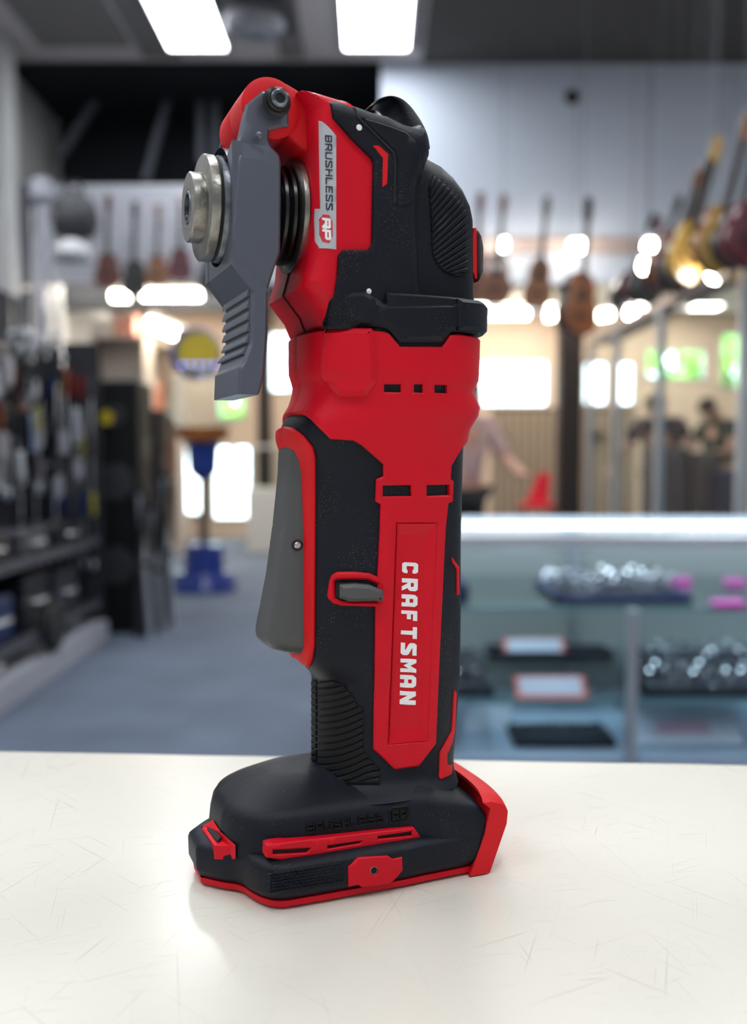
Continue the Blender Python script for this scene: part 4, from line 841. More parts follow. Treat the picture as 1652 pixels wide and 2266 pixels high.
# ================================================================== PEOPLE
SKINM = mat('skin', (.55, .30, .22), .5); HAIRD = mat('dark_hair', (.02, .013, .01), .5)
def skinmesh(name, J, E, m, parent, sub=2, root=0):
    names = list(J); me = bpy.data.meshes.new(name); me.from_pydata([J[k][0] for k in names], [(names.index(a), names.index(b)) for a, b in E], [])
    me.materials.append(m); o = bpy.data.objects.new(name, me); C.objects.link(o); o.parent = parent
    md = o.modifiers.new('skin', 'SKIN'); md.use_smooth_shade = True
    if not me.skin_vertices: me.attributes
    for i, k in enumerate(names):
        v = me.skin_vertices[0].data[i]; r = J[k][1]; v.radius = r if isinstance(r, tuple) else (r, r); v.use_root = (i == root)
    sd = o.modifiers.new('sub', 'SUBSURF'); sd.levels = sub; sd.render_levels = sub; return o
def person(pos, rz, lab, shirt, pants, hair, lean=0, arms=None, sleeve=True, H=1.74, head_dn=.0):
    """local frame: facing -y, feet at z = 0"""
    o = empty('person', pos, rz, lab, 'person'); s_ = H / 1.74
    def L_(x, y, z): # lean forward about the hips
        if z > .95: d = z - .95; return (x * s_, (y - d * math.sin(lean)) * s_, (.95 + d * math.cos(lean)) * s_)
        return (x * s_, y * s_, z * s_)
    A = arms or {'l': ((.30, -.10, 1.15), (.26, -.36, 1.08)), 'r': ((-.30, -.10, 1.15), (-.26, -.36, 1.08))}
    J = {'pelvis': (L_(0, 0, .95), (.15, .11)), 'waist': (L_(0, 0, 1.10), (.13, .10)), 'chest': (L_(0, .0, 1.30), (.16, .115)), 'neck0': (L_(0, 0, 1.46), (.07, .07)), 'neck': (L_(0, -.01, 1.53), .052), 'skull': (L_(0, -.02 - head_dn * .3, 1.62 - head_dn * .2), (.078, .09)), 'crown': (L_(0, -.015 - head_dn * .6, 1.70 - head_dn * .4), .062)}
    E = [('pelvis', 'waist'), ('waist', 'chest'), ('chest', 'neck0'), ('neck0', 'neck'), ('neck', 'skull'), ('skull', 'crown')]
    for sd, sx in (('l', 1), ('r', -1)):
        el, wr_ = A[sd]
        J['sh' + sd] = (L_(sx * .18, 0, 1.41), .062); J['el' + sd] = (L_(*el), .043); J['wr' + sd] = (L_(*wr_), .03)
        e3, w3 = Vector(J['el' + sd][0]), Vector(J['wr' + sd][0]); d = (w3 - e3).normalized(); J['pa' + sd] = (tuple(w3 + d * .07), (.038, .02))
        E += [('chest', 'sh' + sd), ('sh' + sd, 'el' + sd), ('el' + sd, 'wr' + sd), ('wr' + sd, 'pa' + sd)]
        perp = Vector((1, 0, 0)); perp = (perp - d * perp.dot(d)).normalized(); nz_ = d.cross(perp)
        for k in range(4):
            b = w3 + d * .085 + perp * (-.028 + .018 * k); ln = (.06, .075, .07, .055)[k]; J['f%s%d' % (sd, k)] = (tuple(b + d * ln * .5), .009); J['g%s%d' % (sd, k)] = (tuple(b + d * ln + nz_ * .015), .0075); E += [('pa' + sd, 'f%s%d' % (sd, k)), ('f%s%d' % (sd, k), 'g%s%d' % (sd, k))]
        tb = w3 + d * .03 - perp * sx * .04; J['t' + sd] = (tuple(tb + d * .03), .011); J['t2' + sd] = (tuple(tb + d * .06), .009); E += [('wr' + sd, 't' + sd), ('t' + sd, 't2' + sd)]
        J['hp' + sd] = (L_(sx * .09, 0, .90), .095); J['kn' + sd] = (L_(sx * .10, -.01, .50), .062); J['an' + sd] = (L_(sx * .10, .02, .08), .042); J['to' + sd] = (L_(sx * .11, -.13, .035), (.042, .032))
        E += [('pelvis', 'hp' + sd), ('hp' + sd, 'kn' + sd), ('kn' + sd, 'an' + sd), ('an' + sd, 'to' + sd)]
    body = skinmesh('body', J, E, SKINM, o)
    T_ = {k: (J[k][0], tuple(x + .018 for x in (J[k][1] if isinstance(J[k][1], tuple) else (J[k][1],) * 2))) for k in ('pelvis', 'waist', 'chest')}
    T_['neck0'] = (L_(0, 0, 1.45), (.085, .08)); Es = [('pelvis', 'waist'), ('waist', 'chest'), ('chest', 'neck0')]
    for sd in 'lr':
        a, b = Vector(J['sh' + sd][0]), Vector(J['el' + sd][0]); T_['sh' + sd] = (tuple(a), .078); T_['sl' + sd] = (tuple(a.lerp(b, .62 if sleeve else .98)), .062); Es += [('chest', 'sh' + sd), ('sh' + sd, 'sl' + sd)]
    skinmesh('shirt', T_, Es, shirt, o)
    P_ = {'pelvis': (L_(0, 0, .95), (.165, .125))}; Ep = []
    for sd, sx in (('l', 1), ('r', -1)): P_['hp' + sd] = (L_(sx * .09, 0, .88), .11); P_['kn' + sd] = (L_(sx * .10, -.01, .50), .08); P_['an' + sd] = (L_(sx * .10, .02, .10), .068); Ep += [('pelvis', 'hp' + sd), ('hp' + sd, 'kn' + sd), ('kn' + sd, 'an' + sd)]
    skinmesh('trousers', P_, Ep, pants, o)
    hc = Vector(J['skull'][0]); up = (Vector(J['crown'][0]) - hc).normalized(); bk = Vector((0, 1, 0)) - up * up.y; bk.normalize(); rt = up.cross(bk)
    mb = MB(); R = []
    for k in range(9):
        ph = k / 8 * 1.75; rr = .098 * s_ * math.sin(max(.05, ph)); h = .02 + .108 * s_ * math.cos(ph)
        R.append([tuple(hc + up * h + bk * (.018 + .02 * (ph / 1.75)) + (rt * math.cos(a) * .92 + bk * math.sin(a)) * rr * (1 if math.sin(a) > -.5 or ph < .9 else .86)) for a in np.linspace(0, 2 * PI, 20, endpoint=False)])
    mb.rings(R); mb.build('hair', hair, o, 60)
    fwd = -bk
    for sx in (-1, 1):
        e = hc + up * .012 + fwd * .080 + rt * sx * .032; mb = MB(); mb.lathe([(.002, -.008), (.009, -.004), (.009, .004), (.002, .008)], tuple(e), 'y', 10); mb.build('eye', DARK, o); e = hc + rt * sx * .082 - up * .01; mb = MB(); mb.lathe([(.005, -.026), (.016, -.015), (.018, .012), (.006, .026)], tuple(e), 'z', 10); mb.build('ear', SKINM, o)
    n0 = hc + fwd * .082; mb = MB(); mb.tube([tuple(n0 + up * .012), tuple(n0 - up * .022 + fwd * .022), tuple(n0 - up * .028 + fwd * .004)], [.008, .014, .009], 8); mb.build('nose', SKINM, o)
    m0 = hc + fwd * .078 - up * .055; mb = MB(); mb.tube([tuple(m0 - rt * .022), tuple(m0 + fwd * .006), tuple(m0 + rt * .022)], [.003, .006, .003], 6); mb.build('mouth', mat('lips', (.36, .12, .10), .5), o)
    return o
NAVY = mat('navy_cloth', (.018, .022, .05), .8); OLIVE = mat('dark_green_cloth', (.022, .035, .028), .8); BLKC = mat('black_cloth', (.008, .008, .01), .8); PINKC = mat('dusty_pink_cloth', (.50, .33, .31), .8); DENIM = mat('dark_denim', (.02, .035, .06), .8)
p = at(1465, 1140, 8.75); person((p.x, 8.75, 0), -.5, 'person in a navy shirt bending forward with bare forearms over the cartons', NAVY, DENIM, HAIRD, .42, {'l': ((.28, -.22, 1.14), (.20, -.46, 1.02)), 'r': ((-.32, -.16, 1.12), (-.36, -.42, .98))}, True, 1.78, .25)
p = at(1592, 1140, 9.5); person((p.x, 9.5, 0), -1.1, 'person in a dark green top with dark hair looking down at the right', OLIVE, BLKC, HAIRD, .12, {'l': ((.28, -.14, 1.16), (.20, -.38, 1.12)), 'r': ((-.28, -.14, 1.16), (-.22, -.40, 1.10))}, True, 1.76, .3)
p = at(1018, 1140, 6.6); person((p.x, 6.6, 0), .35, 'person in a dusty pink top and black trousers half hidden behind the tool', PINKC, BLKC, HAIRD, .18, None, False, 1.66, .1)
# ================================================================== THE TOOL
tool = empty('oscillating_multi_tool', TO, PI + TH, 'red and black cordless oscillating tool standing upright on the cream counter', 'power tool')
def ringz(half, z, off):                   # plan outline (half, from front centre to rear centre) mirrored, inset by off, at height z
    P = [(x, y) for x, y in half] + [(x, -y) for x, y in half[::-1] if abs(y) > 1e-6]
    P = densify(P, .0015)
    if area(P) < 0: P = P[::-1]
    P = inset(P, -off) if off else P
    return [(x, y, z) for x, y in P]
def rnd(half, k=2):                        # smooth a half outline, ends kept
    P = [np.array(p, float) for p in half]
    for _ in range(k):
        Q = [P[0]]
        for a, b in zip(P[:-1], P[1:]): Q += [a * .75 + b * .25, a * .25 + b * .75]
        P = Q + [P[-1]]
    return [tuple(p) for p in P]
# --- foot
flange = [(.0815, 0), (.0815, .0075), (.0745, .0155), (.0690, .0195), (.0672, .0270), (.0640, .0335), (.0600, .0372), (.0550, .0385), (.0100, .0385), (.0040, .0380), (-.0200, .0372), (-.0260, .030), (-.0300, .015), (-.031, 0)]
fl = [flange[0]] + rnd(flange[1:9], 1) + flange[9:]
dome = [(.0735, 0), (.0735, .009), (.0715, .017), (.0660, .0245), (.0580, .0295), (.0500, .0312), (.0100, .0318), (.0020, .0335), (-.0040, .0365), (-.0150, .0372), (-.0225, .0370), (-.0262, .024), (-.0272, .012), (-.0275, 0)]
dm = [dome[0]] + rnd(dome[1:9], 2) + dome[9:]
mb = MB(); mb.rings([ringz(fl, .0030, -.0045), ringz(fl, .0042, -.0016), ringz(fl, .0068, 0), ringz(fl, .0138, .0002), ringz(fl, .0154, -.0004), ringz(fl, .0166, -.0018), ringz(fl, .0172, -.004), ringz(fl, .0172, -.012)])
foot = mb.build('foot', BLK, tool, 50)
def domez(x, y, z):                        # the foot's upper body slopes down to front and rear
    return z - (.0015 * max(0, (x - .045) / .03) ** 2) - (.0085 * max(0, (-.002 - x) / .032) ** 1.1) * min(1, max(0, (z - .02) / .012))
R = []
for z, o in [(.014, 0), (.0165, 0), (.0240, -.0006), (.0285, -.0016), (.0308, -.0030), (.0322, -.0052), (.0345, -.0100), (.0368, -.0150), (.0386, -.0200), (.0394, -.0240)]:
    k_ = -o; R.append([(.019 + (x - .019) * (1 - k_ / .054), y * (1 - k_ / .034), domez(x, y, z) if z > .0165 else z) for x, y, _ in ringz(dm, z, 0)])
mb = MB(); mb.rings(R); mb.build('upper_body', BLK, foot, 50)
mb = MB(); mb.rings([ringz(fl, 0, -.0040), ringz(fl, .0012, -.0018), ringz(fl, .0034, -.0016), ringz(fl, .0034, -.01)]); mb.build('bottom_plate', RED, foot, 30)
# rear cap: a side profile carried across the width, bowed backwards
rc = [(-.0150, .0006), (-.0212, .0160), (-.0236, .0262), (-.0205, .0288), (-.0205, .0302), (-.0240, .0296), (-.0295, .0270), (-.0312, .0240), (-.0307, .0190), (-.0236, .0006)]
R = []
for k in range(-14, 15):
    t = k / 14; y = .0378 * t; bow = .0045 * (1 - abs(t) ** 2.6); sh = 1 if abs(t) < .97 else .97
    zm = .0315 - .0035 * min(1, max(0, (abs(y) - .020) / .0165)) ** 1.1; R.append([(x - bow * (1 if z > .012 else .9), y, .0006 + (min(z, zm + (.0008 if q_ < 5 or q_ > 5 else .0008)) - .0006) * sh) for q_, (x, z) in enumerate(rc)])
mb = MB(); mb.rings(R); rear = mb.build('rear_cap', REDR, foot, 40)
F6 = lambda pts: [(400 + x / 2.2027, 1650 + y / 2.2027) for x, y in pts]     # traced from an enlarged view
F5 = lambda pts: [(660 + x / 4.13, 1450 + y / 4.13) for x, y in pts]
F4 = lambda pts: [(560 + x / 3.304, 900 + y / 3.304) for x, y in pts]
F3 = lambda pts: [(460 + x / 2.581, 560 + y / 2.581) for x, y in pts]
F2 = lambda pts: [(680 + x / 3.933, 160 + y / 3.933) for x, y in pts]
F1 = lambda pts: [(380 + x / 4.13, 160 + y / 4.13) for x, y in pts]
sf = Flat(.0386)
badge = patch('badge', sf, [PX(sf, F6([(812, 590), (855, 552), (865, 545), (1005, 535), (1030, 550), (1075, 540), (1078, 605), (1035, 655), (1015, 668), (880, 688), (860, 676), (815, 685)])), PX(sf, [(400 / 1 + (940 + 20 * math.cos(a)) / 2.2027, 1650 + (608 + 21 * math.sin(a)) / 2.2027) for a in np.linspace(0, 2 * PI, 12, endpoint=False)])], .0007, .0012, .0003, RED, foot)
q = sf.px(400 + 940 / 2.2027, 1650 + 608 / 2.2027)
mb = MB(); mb.lathe([(.0030, .0376), (.0030, .0386), (.0012, .0387), (.0010, .0380)], (q[0], 0, q[1]), 'y', 16); mb.build('badge_screw', STEEL, foot)
sv = Flat(.0318)
vent = patch('vent_strip', sv, [PX(sv, F6([(410, 478), (430, 470), (1125, 390), (1160, 440), (1100, 458), (480, 545), (408, 535)])), PX(sv, F6([(440, 497), (625, 488), (605, 512), (440, 521)])), PX(sv, F6([(706, 477), (876, 453), (866, 466), (706, 494)])), PX(sv, F6([(950, 432), (1114, 408), (1114, 430), (950, 447)]))], .0022, .005, .0003, RED, foot)
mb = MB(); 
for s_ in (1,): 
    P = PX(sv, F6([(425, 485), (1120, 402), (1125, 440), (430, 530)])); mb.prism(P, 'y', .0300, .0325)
mb.build('vent_shade_plate', DARK, foot, 0)  # black plate standing in for the shade inside the vent slots
# small red vent on the nose
nv = [lev(*p, .0182)[:2] for p in F6([(104, 405), (112, 388), (155, 362), (193, 420), (266, 484), (240, 489), (166, 488), (140, 455)])]
ns = [lev(*p, .0182)[:2] for p in F6([(130, 400), (150, 388), (192, 438), (178, 456)])]
class Top:
    def __init__(s, z): s.z = z
    def pos(s, p): p = np.atleast_2d(p); return np.stack([p[:, 0], p[:, 1], np.zeros(len(p)) + s.z], 1)
def patch_top(name, z, loops, hgt, m, parent):
    LL = [densify(l, .0015) for l in loops]; LL = [l if (area(l) > 0) == (i == 0) else l[::-1] for i, l in enumerate(LL)]
    pts, T = tri_region_pts(LL, [], .003); V = [(p[0], p[1], z + hgt) for p in pts]; F = [tuple(t) for t in T]; k = 0
    for l in LL:
        n = len(l); b = len(V); V += [(p[0], p[1], z - .002) for p in l]
        for i in range(n): j = (i + 1) % n; F.append((k + i, k + j, b + j, b + i))
        k += n
    return mesh_obj(name, V, F, m, parent, 30)
nvp = [lev(*p, z) for p, z in zip(F6([(104, 405), (112, 388), (155, 362), (193, 420), (266, 484), (240, 489), (166, 488), (140, 455)]), (.0178, .0185, .0212, .0210, .0192, .0180, .0178, .0178))]
nsp = [lev(*p, z) for p, z in zip(F6([(128, 398), (150, 386), (194, 438), (178, 458)]), (.0193, .0202, .0202, .0191))]
def slab3(nm, P, up, dn, m): mb = MB(); mb.rings([[(p[0], p[1], p[2] - dn) for p in P], [(p[0], p[1], p[2] + up) for p in P]]); return mb.build(nm, m, foot, 0)
slab3('nose_vent', nvp, 0, .005, RED); slab3('nose_vent_slot', nsp, -.0005, .004, DARK)
# embossed words on the foot
class DomeSide:                             # the sloping flank of the foot's upper body
    PX_ = np.array([p for p in dm if p[0] > -.02])[::-1]; RT = np.array([(.014, 0), (.0165, 0), (.0240, .0006), (.0285, .0016), (.0308, .0030), (.0322, .0052), (.0345, .0100)])
    def y(s, x, z): k = np.interp(z, s.RT[:, 0], s.RT[:, 1]); x0 = .019 + (x - .019) / (1 - k / .054); return np.interp(x0, s.PX_[:, 0], s.PX_[:, 1]) * (1 - k / .034)
    def pos(s, p): p = np.atleast_2d(p); return np.stack([p[:, 0], s.y(p[:, 0], p[:, 1]), p[:, 1]], 1)
    def px(s, a, b):
        yy = .03
        for _ in range(10): q = side(a, b, yy); yy = .5 * yy + .5 * float(s.y(q[0], q[2]))
        return (q[0], q[2])
se = DomeSide()
def fe(t): return se.px(679 + 170 * t[0] / 11.2 - 2.5 * t[1], 1842 - 25 * t[0] / 11.2 - 20 * t[1])
lettering('embossed_lettering', strokes('BRUSHLESS', 1.26, 1.05, .15, fe), se, .0010, .0014, GRIPM, foot)
bx_ = F6([(1015, 318), (1030, 303), (1100, 296), (1108, 310), (1106, 355), (1095, 366), (1018, 378)])
mb = MB()
for a, b in zip(bx_, bx_[1:] + bx_[:1]):
    a3, b3 = np.array(se.px(*a)), np.array(se.px(*b)); mb.tube([tuple(se.pos(a3)[0]), tuple(se.pos(b3)[0])], .0005, 5)
mb.build('embossed_frame', GRIPM, foot)
def fe2(t): return se.px(866 + 36 * t[0] / 2.5 - 2 * t[1], 1815 - 5 * t[0] / 2.5 - 20 * t[1])
lettering('embossed_initials', strokes('RP', 1.25, 1.1, .2, fe2), se, .0010, .0014, GRIPM, foot)
# knurled pad on the flank
mb = MB()
for i in range(27):
    for j in range(7):
        x = 432 + i * 13.5 + (6 if j % 2 else 0); y = 628 + j * 15 - i * 2.1
        p = sf.px(400 + x / 2.2027, 1650 + y / 2.2027); s_ = .0009
        mb.add([(p[0] - s_, .0384, p[1]), (p[0], .0384, p[1] - s_), (p[0] + s_, .0384, p[1]), (p[0], .0384, p[1] + s_), (p[0], .0391, p[1])], [(0, 1, 4), (1, 2, 4), (2, 3, 4), (3, 0, 4)])
o = mb.build('knurled_pad', BLK, foot, 0); o['kind'] = 'stuff'

# --- handle and collar share one lofted core
core = Loft([(600, 650, 1052, .0290), (668, 640, 1056, .0300), (735, 647, 1053, .0305), (836, 647, 1050, .0305), (857, 659, 1047, .0300), (872, 655, 1028, .0295), (895, 650, 1053, .0290), (914, 642, 1053, .0290), (930, 630, 1042, .0285), (945, 620, 1030, .0280), (976, 617, 1026, .0275), (1000, 628, 1024, .0270), (1040, 636, 1023, .0265), (1200, 640, 1019, .0255), (1354, 640, 1019, .0250), (1430, 642, 1018, .0248), (1460, 664, 1017, .0245), (1485, 689, 1017, .0240), (1620, 689, 1008, .0235), (1670, 688, 1003, .0238), (1690, 682, 1003, .0252), (1702, 669, 1006, .0275), (1710, 656, 1011, .0298), (1716, 640, 1016, .0318)])
grip = core.build('handle', BLK, tool, z1=core.px(850, 744)[1])
K = core.K
low = F4([(270, 57), (380, 66), (430, 100), (570, 235), (730, 245), (790, 280), (945, 420), (945, 508), (895, 530), (888, 690), (925, 712), (921, 900), (905, 1218)])
low2 = F4([(888, 1460), (884, 1980)]) + F5([(684, 500), (680, 850), (870, 1035), (1090, 1005), (1240, 800), (1266, 200)]) + F4([(1352, 1750), (1390, 900), (1410, 705), (1440, 690), (1446, 545), (1425, 528), (1432, 430), (1505, 300)])
LB = PX(core, low + low2)
topz = core.px(850, 733)[1]
u0 = 0.
top = PX(core, [(712, 733), (790, 731), (847, 735), (859, 740), (882, 768), (975, 768), (992, 742), (1010, 740)])
zf = LB[0][1]; zb = LB[-1][1] + .004
zt = top[0][1]; ztb = top[-1][1]
# collar shell on the near side (front centre to back centre), mirrored to the far side by the same outline
ring = [(0, zt - .0003)] + top + [(PI * K, ztb)] + [(PI * K, zb + .0035)] + LB[::-1] + [(0, zf + .0006)]
slots = [PX(core, [(848, 850), (884, 850), (884, 868), (848, 867)]), PX(core, [(913, 850), (932, 850), (932, 869), (913, 868)]), PX(core, [(958, 851), (985, 851), (984, 870), (958, 869)]),
         PX(core, [(844, 1074), (906, 1073), (907, 1097), (844, 1098)]), PX(core, [(940, 1073), (989, 1072), (989, 1095), (940, 1097)])]
rec_o = F4([(1040, 852), (1322, 852)]) + F5([(1155, 770), (815, 800)]); rec_i = F4([(1052, 938), (1250, 940)]) + F5([(1110, 670), (838, 680)])
rec = PX(core, rec_o + rec_o[:1])[:-1]
collar = patch('collar_shell', core, [ring] + slots + [rec], .0017, .0024, .0006, RED, tool, mirror=True)
ins = lambda P, d: list(inset(np.array(P) if area(np.array(P)) > 0 else np.array(P)[::-1], d))
patch('badge_recess', core, [PX(core, rec_o + rec_o[:1])[:-1]], .0003, .001, .0002, RED, collar, mirror=True)
for r_ in range(1):                         # bevelled walls of the recess
    for e_ in range(4):
        oa, ob, ia, ib = rec_o[e_], rec_o[(e_ + 1) % 4], rec_i[e_], rec_i[(e_ + 1) % 4]; ns_ = 30 if e_ % 2 else 6; tt = [k / ns_ for k in range(ns_ + 1)]
        A = np.array([core.px(oa[0] + (ob[0] - oa[0]) * t, oa[1] + (ob[1] - oa[1]) * t) for t in tt]); B = np.array([core.px(ia[0] + (ib[0] - ia[0]) * t, ia[1] + (ib[1] - ia[1]) * t) for t in tt])
        pa = core.pos(A) + core.nor(A) * .0016; pb = core.pos(B) + core.nor(B) * .00032; n = ns_ + 1
        mesh_obj('recess_wall', list(pa) + list(pb), [(i, i + 1, n + i + 1, n + i) for i in range(ns_)], RED, collar, 30)
def fc(t): return core.px(888.5 - 5.5 * t[0] / 8.9 + 35 * t[1], 1243.5 + 311.5 * t[0] / 8.9 + 2 * t[1])
block_word('CRAFTSMAN', 1.0156, [.68, .78, .76, .62, .74, .78, .84, .78, .84], fc, core, .00055, .0004, WHITE, collar)
# raised boss on the collar with a cut lower end
boss = F3([(690, 432), (930, 436), (952, 470), (955, 735), (900, 815), (760, 822), (690, 745), (672, 700)])
patch('collar_boss', core, [PX(core, boss)], .0042, .0045, .0020, RED, collar, dens=.0012, step=.0022)
mb = MB()
zz = np.linspace(zf + .001, zt - .001, 20); pc = core.pos(np.stack([np.zeros(20), zz], 1))
mb.tube([(p[0] + .0009, 0, p[2]) for p in pc], .0003, 6); mb.build('parting_line', DARK, collar)
# black ring under the head, with its tongue
tg = PX(core, F3([(655, 412), (690, 278), (720, 262), (850, 235), (960, 262), (1000, 292), (1370, 285), (1395, 265)]))
lo_ = PX(core, F3([(1380, 450), (1330, 512), (1090, 512), (1030, 440), (1000, 428), (870, 414)]))
cr = patch('head_ring', core, [tg + [(PI * K, core.px(1040, 668)[1] + .0006), (PI * K, core.px(1040, 734)[1])] + lo_], .0028, .004, .0020, BLK, tool)
patch('ring_far_side', core, [[(1.35 * K, core.px(1040, 668)[1]), (PI * K, core.px(1040, 668)[1] + .0006), (PI * K, core.px(1040, 734)[1]), (1.35 * K, core.px(1040, 734)[1])]], .0022, .004, .0008, BLK, cr, mirror=True)
patch('ring_block', core, [PX(core, F3([(1395, 268), (1500, 275)])) + [(PI * K, core.px(1040, 670)[1]), (PI * K, core.px(1040, 732)[1])] + PX(core, F3([(1500, 450), (1400, 445)]))], .0042, .003, .0014, BLK, cr)
patch('ring_bump', core, [PX(core, F3([(735, 290), (800, 235), (900, 232), (945, 265), (960, 330), (930, 405), (720, 400), (700, 340)]))], .0044, .004, .0016, BLK, cr, dens=.0016, step=.002)

# --- trigger and its red frame
fo = F4([(300, 158), (370, 210), (440, 300), (457, 380), (455, 1000), (450, 1750), (436, 1850), (420, 1895)])
FO = PX(core, fo)
fi = F4([(318, 318), (350, 380), (357, 480), (357, 1000), (357, 1700), (345, 1788)])
FI = PX(core, fi)
zt_ = FO[0][1] + .0006; zb_ = FO[-1][1] + .0016
fr = [(0, zt_)] + FO + [(0, zb_)]
hol = FI[:1] + FI[1:]
FR = [(-.0, zt_)] + FO + [(0, zb_)] + [(0, FI[-1][1] - .0005)] + FI[::-1] + [(0, FI[0][1] + .0015)]
patch('trigger_frame', core, [FR], .0016, .0026, .0008, REDR, grip, mirror=True, dens=.0012, step=.002)
tp = [side(*p, 0.) for p in F4([(232, 292), (222, 330), (215, 500), (180, 850), (130, 1230), (60, 1590), (50, 1650), (58, 1700), (100, 1748), (180, 1768), (290, 1786)])]
tx = [(p[0], p[2]) for p in tp]
tout = tx + [(.030, tx[-1][1]), (.030, tx[0][1])]
trg = Pillow(tout, .0118, .0062, .0055, dens=.0015)
trig = trg.build('trigger', GREY, grip, step=.0025)
p = trg.px(560 + 322 / 3.304, 900 + 1012 / 3.304)
mb = MB(); mb.lathe([(.0021, .009), (.0021, .0121), (.0018, .0123)], (p[0], 0, p[1]), 'y', 20); mb.build('trigger_pin_recess', DARK, grip)
mb = MB(); mb.lathe([(.0013, .009), (.0013, .0124), (.0010, .0127)], (p[0], 0, p[1]), 'y', 20); mb.build('trigger_pin', CHROME, grip)

# --- speed selector
so = F4([(548, 1375), (562, 1270), (580, 1228), (610, 1206), (740, 1204), (850, 1216), (925, 1252), (930, 1330), (910, 1458), (650, 1450), (590, 1435), (555, 1400)])
si = F4([(598, 1275), (620, 1258), (830, 1262), (915, 1300), (912, 1418), (640, 1418), (602, 1395)])
patch('selector_frame', core, [PX(core, so), PX(core, si)], .0019, .0028, .0008, RED, grip, dens=.001, step=.002)
patch('selector_slot', core, [PX(core, F4([(600, 1280), (830, 1265), (915, 1300), (912, 1415), (640, 1415), (600, 1390)]))], .0004, .001, .0002, DARK, grip)
sel = patch('selector_slider', core, [PX(core, F4([(640, 1290), (745, 1284), (835, 1293), (922, 1332), (925, 1404), (700, 1410), (640, 1384)]))], .0052, .006, .0012, GREY, grip, dens=.0012, step=.002)

# --- grip ridges
def bound(y):                               # right-hand limit of the ribbed field at enlarged row y
    return float(np.interp(y, [240, 270, 380, 500, 870, 1050, 1160], [330, 430, 520, 604, 610, 768, 765]))
def ridge(y0, y1):
    def line(y, rev=False):
        xs = np.linspace(196, 770, 24); P = []
        for x in xs:
            t = (x - 190) / 420; yy = y + 12 * t - 130 * t * t if t < 1 else y - 118 - 95 * (t - 1)
            if x > bound(yy) or yy < 228: break
            P.append((x, yy))
        return P
    a = line(y0); b = line(y1)
    if len(a) < 3 or len(b) < 3: return None
    return a + b[::-1]
for k in range(22):
    y0 = 232 + k * 64; r_ = ridge(y0 + 6, y0 + 58)
    if r_ is None: continue
    mx = max(q[1] for q in r_)
    if mx > 1165: r_ = [(x, min(y, 1165 - (0 if x > 300 else 0))) for x, y in r_]
    P = PX(core, F5(r_))
    try: patch('grip_ridge', core, [P], .0009, .0014, .0003, GRIPM, grip, dens=.0018, step=.004)
    except Exception as e_: print('ridge', k, e_)
for k in range(14):                         # the column of short ridges round the front
    y0 = 225 + k * 58; P = PX(core, F5([(130, y0 + 12), (170, y0), (170, y0 + 44), (130, y0 + 56)]))
    patch('front_ridge', core, [P], .0007, .0012, .0002, GRIPM, grip, dens=.0018, step=.004)
# --- red inlays along the back of the handle
for P in (F4([(1447, 1100), (1495, 1170), (1497, 1370), (1485, 1378), (1483, 1185), (1450, 1135)]), F5([(1417, 318), (1435, 345), (1418, 690), (1395, 800), (1350, 905), (1352, 1000), (1395, 1000), (1392, 1090), (1300, 1135), (1280, 1115), (1285, 890), (1395, 690)])):
    patch('red_inlay', core, [PX(core, P)], .0006, .0012, .0002, REDR, grip, dens=.0012)
pp = PX(core, F4([(1447, 560), (1500, 545), (1510, 1050), (1440, 1060)]))
# --- head: gear case in red
W1 = .0275
def SX(L_, y): return [(q[0], q[2]) for q in (side(*p, y) for p in L_)]
g_top = SX([(662, 199), (674, 201), (695, 206), (716, 209)], .021)
g_front = [(.0410, .2700), (.0408, .2560), (.0408, .2420), (.0425, .2270), (.0450, .2180), (.0385, .2100), (.0365, .2050)]
bl = F2([(100, 186), (150, 210), (200, 290), (215, 400), (380, 590), (548, 755), (565, 800), (551, 1500), (520, 1550), (300, 1550), (260, 1600), (250, 1800), (225, 1950)]) + F3([(690, 282), (655, 415)])
g_black = SX(bl, W1)
gout = g_top[:3] + [(.0310, .2846), (.0150, .2700), (.010, .2550), (.010, .2060), (.0250, .2040)] + g_front[::-1] + [(.0412, .2800)]
soft = [True, True, True, False, False, False, False, False] + [True] * 9
gc = Pillow(gout, W1, .0190, .0065, soft=soft)
gear = gc.build('gear_case', RED, tool)
mb = MB()
P = [(x + .0003, 0, z) for x, z in [(.0408, .2420), (.0425, .2270), (.0450, .2180), (.0385, .2100), (.0365, .2050)]]
mb.tube(P, .0003, 6); mb.build('parting_line', DARK, gear)
patch('cover_skirt', gc, [PX(gc, [(760, 590), (744, 612), (737, 656), (727, 668), (716, 707), (712, 727), (770, 729), (800, 722), (800, 600)])], .0016, .002, .0007, BLK, gear, mirror=False)
# label
lab = F1([(1340, 445), (1370, 452), (1500, 582), (1500, 1620), (1345, 1610), (1305, 1545), (1305, 1250), (1355, 1250)])
patch('label', gc, [PX(gc, lab)], .0003, .0006, .0001, LBL, gear)
def fl1(t): return gc.px(718 + 2 * t[0] / 11 + 15.5 * t[1], 299.5 + 165 * t[0] / 11.1 + 1.5 * t[1])
lettering('label_lettering', strokes('BRUSHLESS', 1.26, 1.02, .17, fl1), gc, .00045, .0002, INK, gear)
patch('label_badge', gc, [PX(gc, chaikin(F1([(1345, 1300), (1465, 1308), (1465, 1565), (1345, 1548)]), 1))], .00045, .0003, .00005, LRED, gear)
def fl2(t): return gc.px(711 + 19 * t[1] + .6 * t[0], 482 + 50 * t[0] / 2.55 + 2.5 * t[1])
lettering('label_initials', strokes('RP', 1.3, 1.15, .27, fl2), gc, .0006, .0002, WHITE, gear)
lettering('label_initials_cross', strokes('+', 1, .62, .22, lambda t: gc.px(713 + 12 * t[1], 499 + 18 * t[0])), gc, .0006, .0002, WHITE, gear)
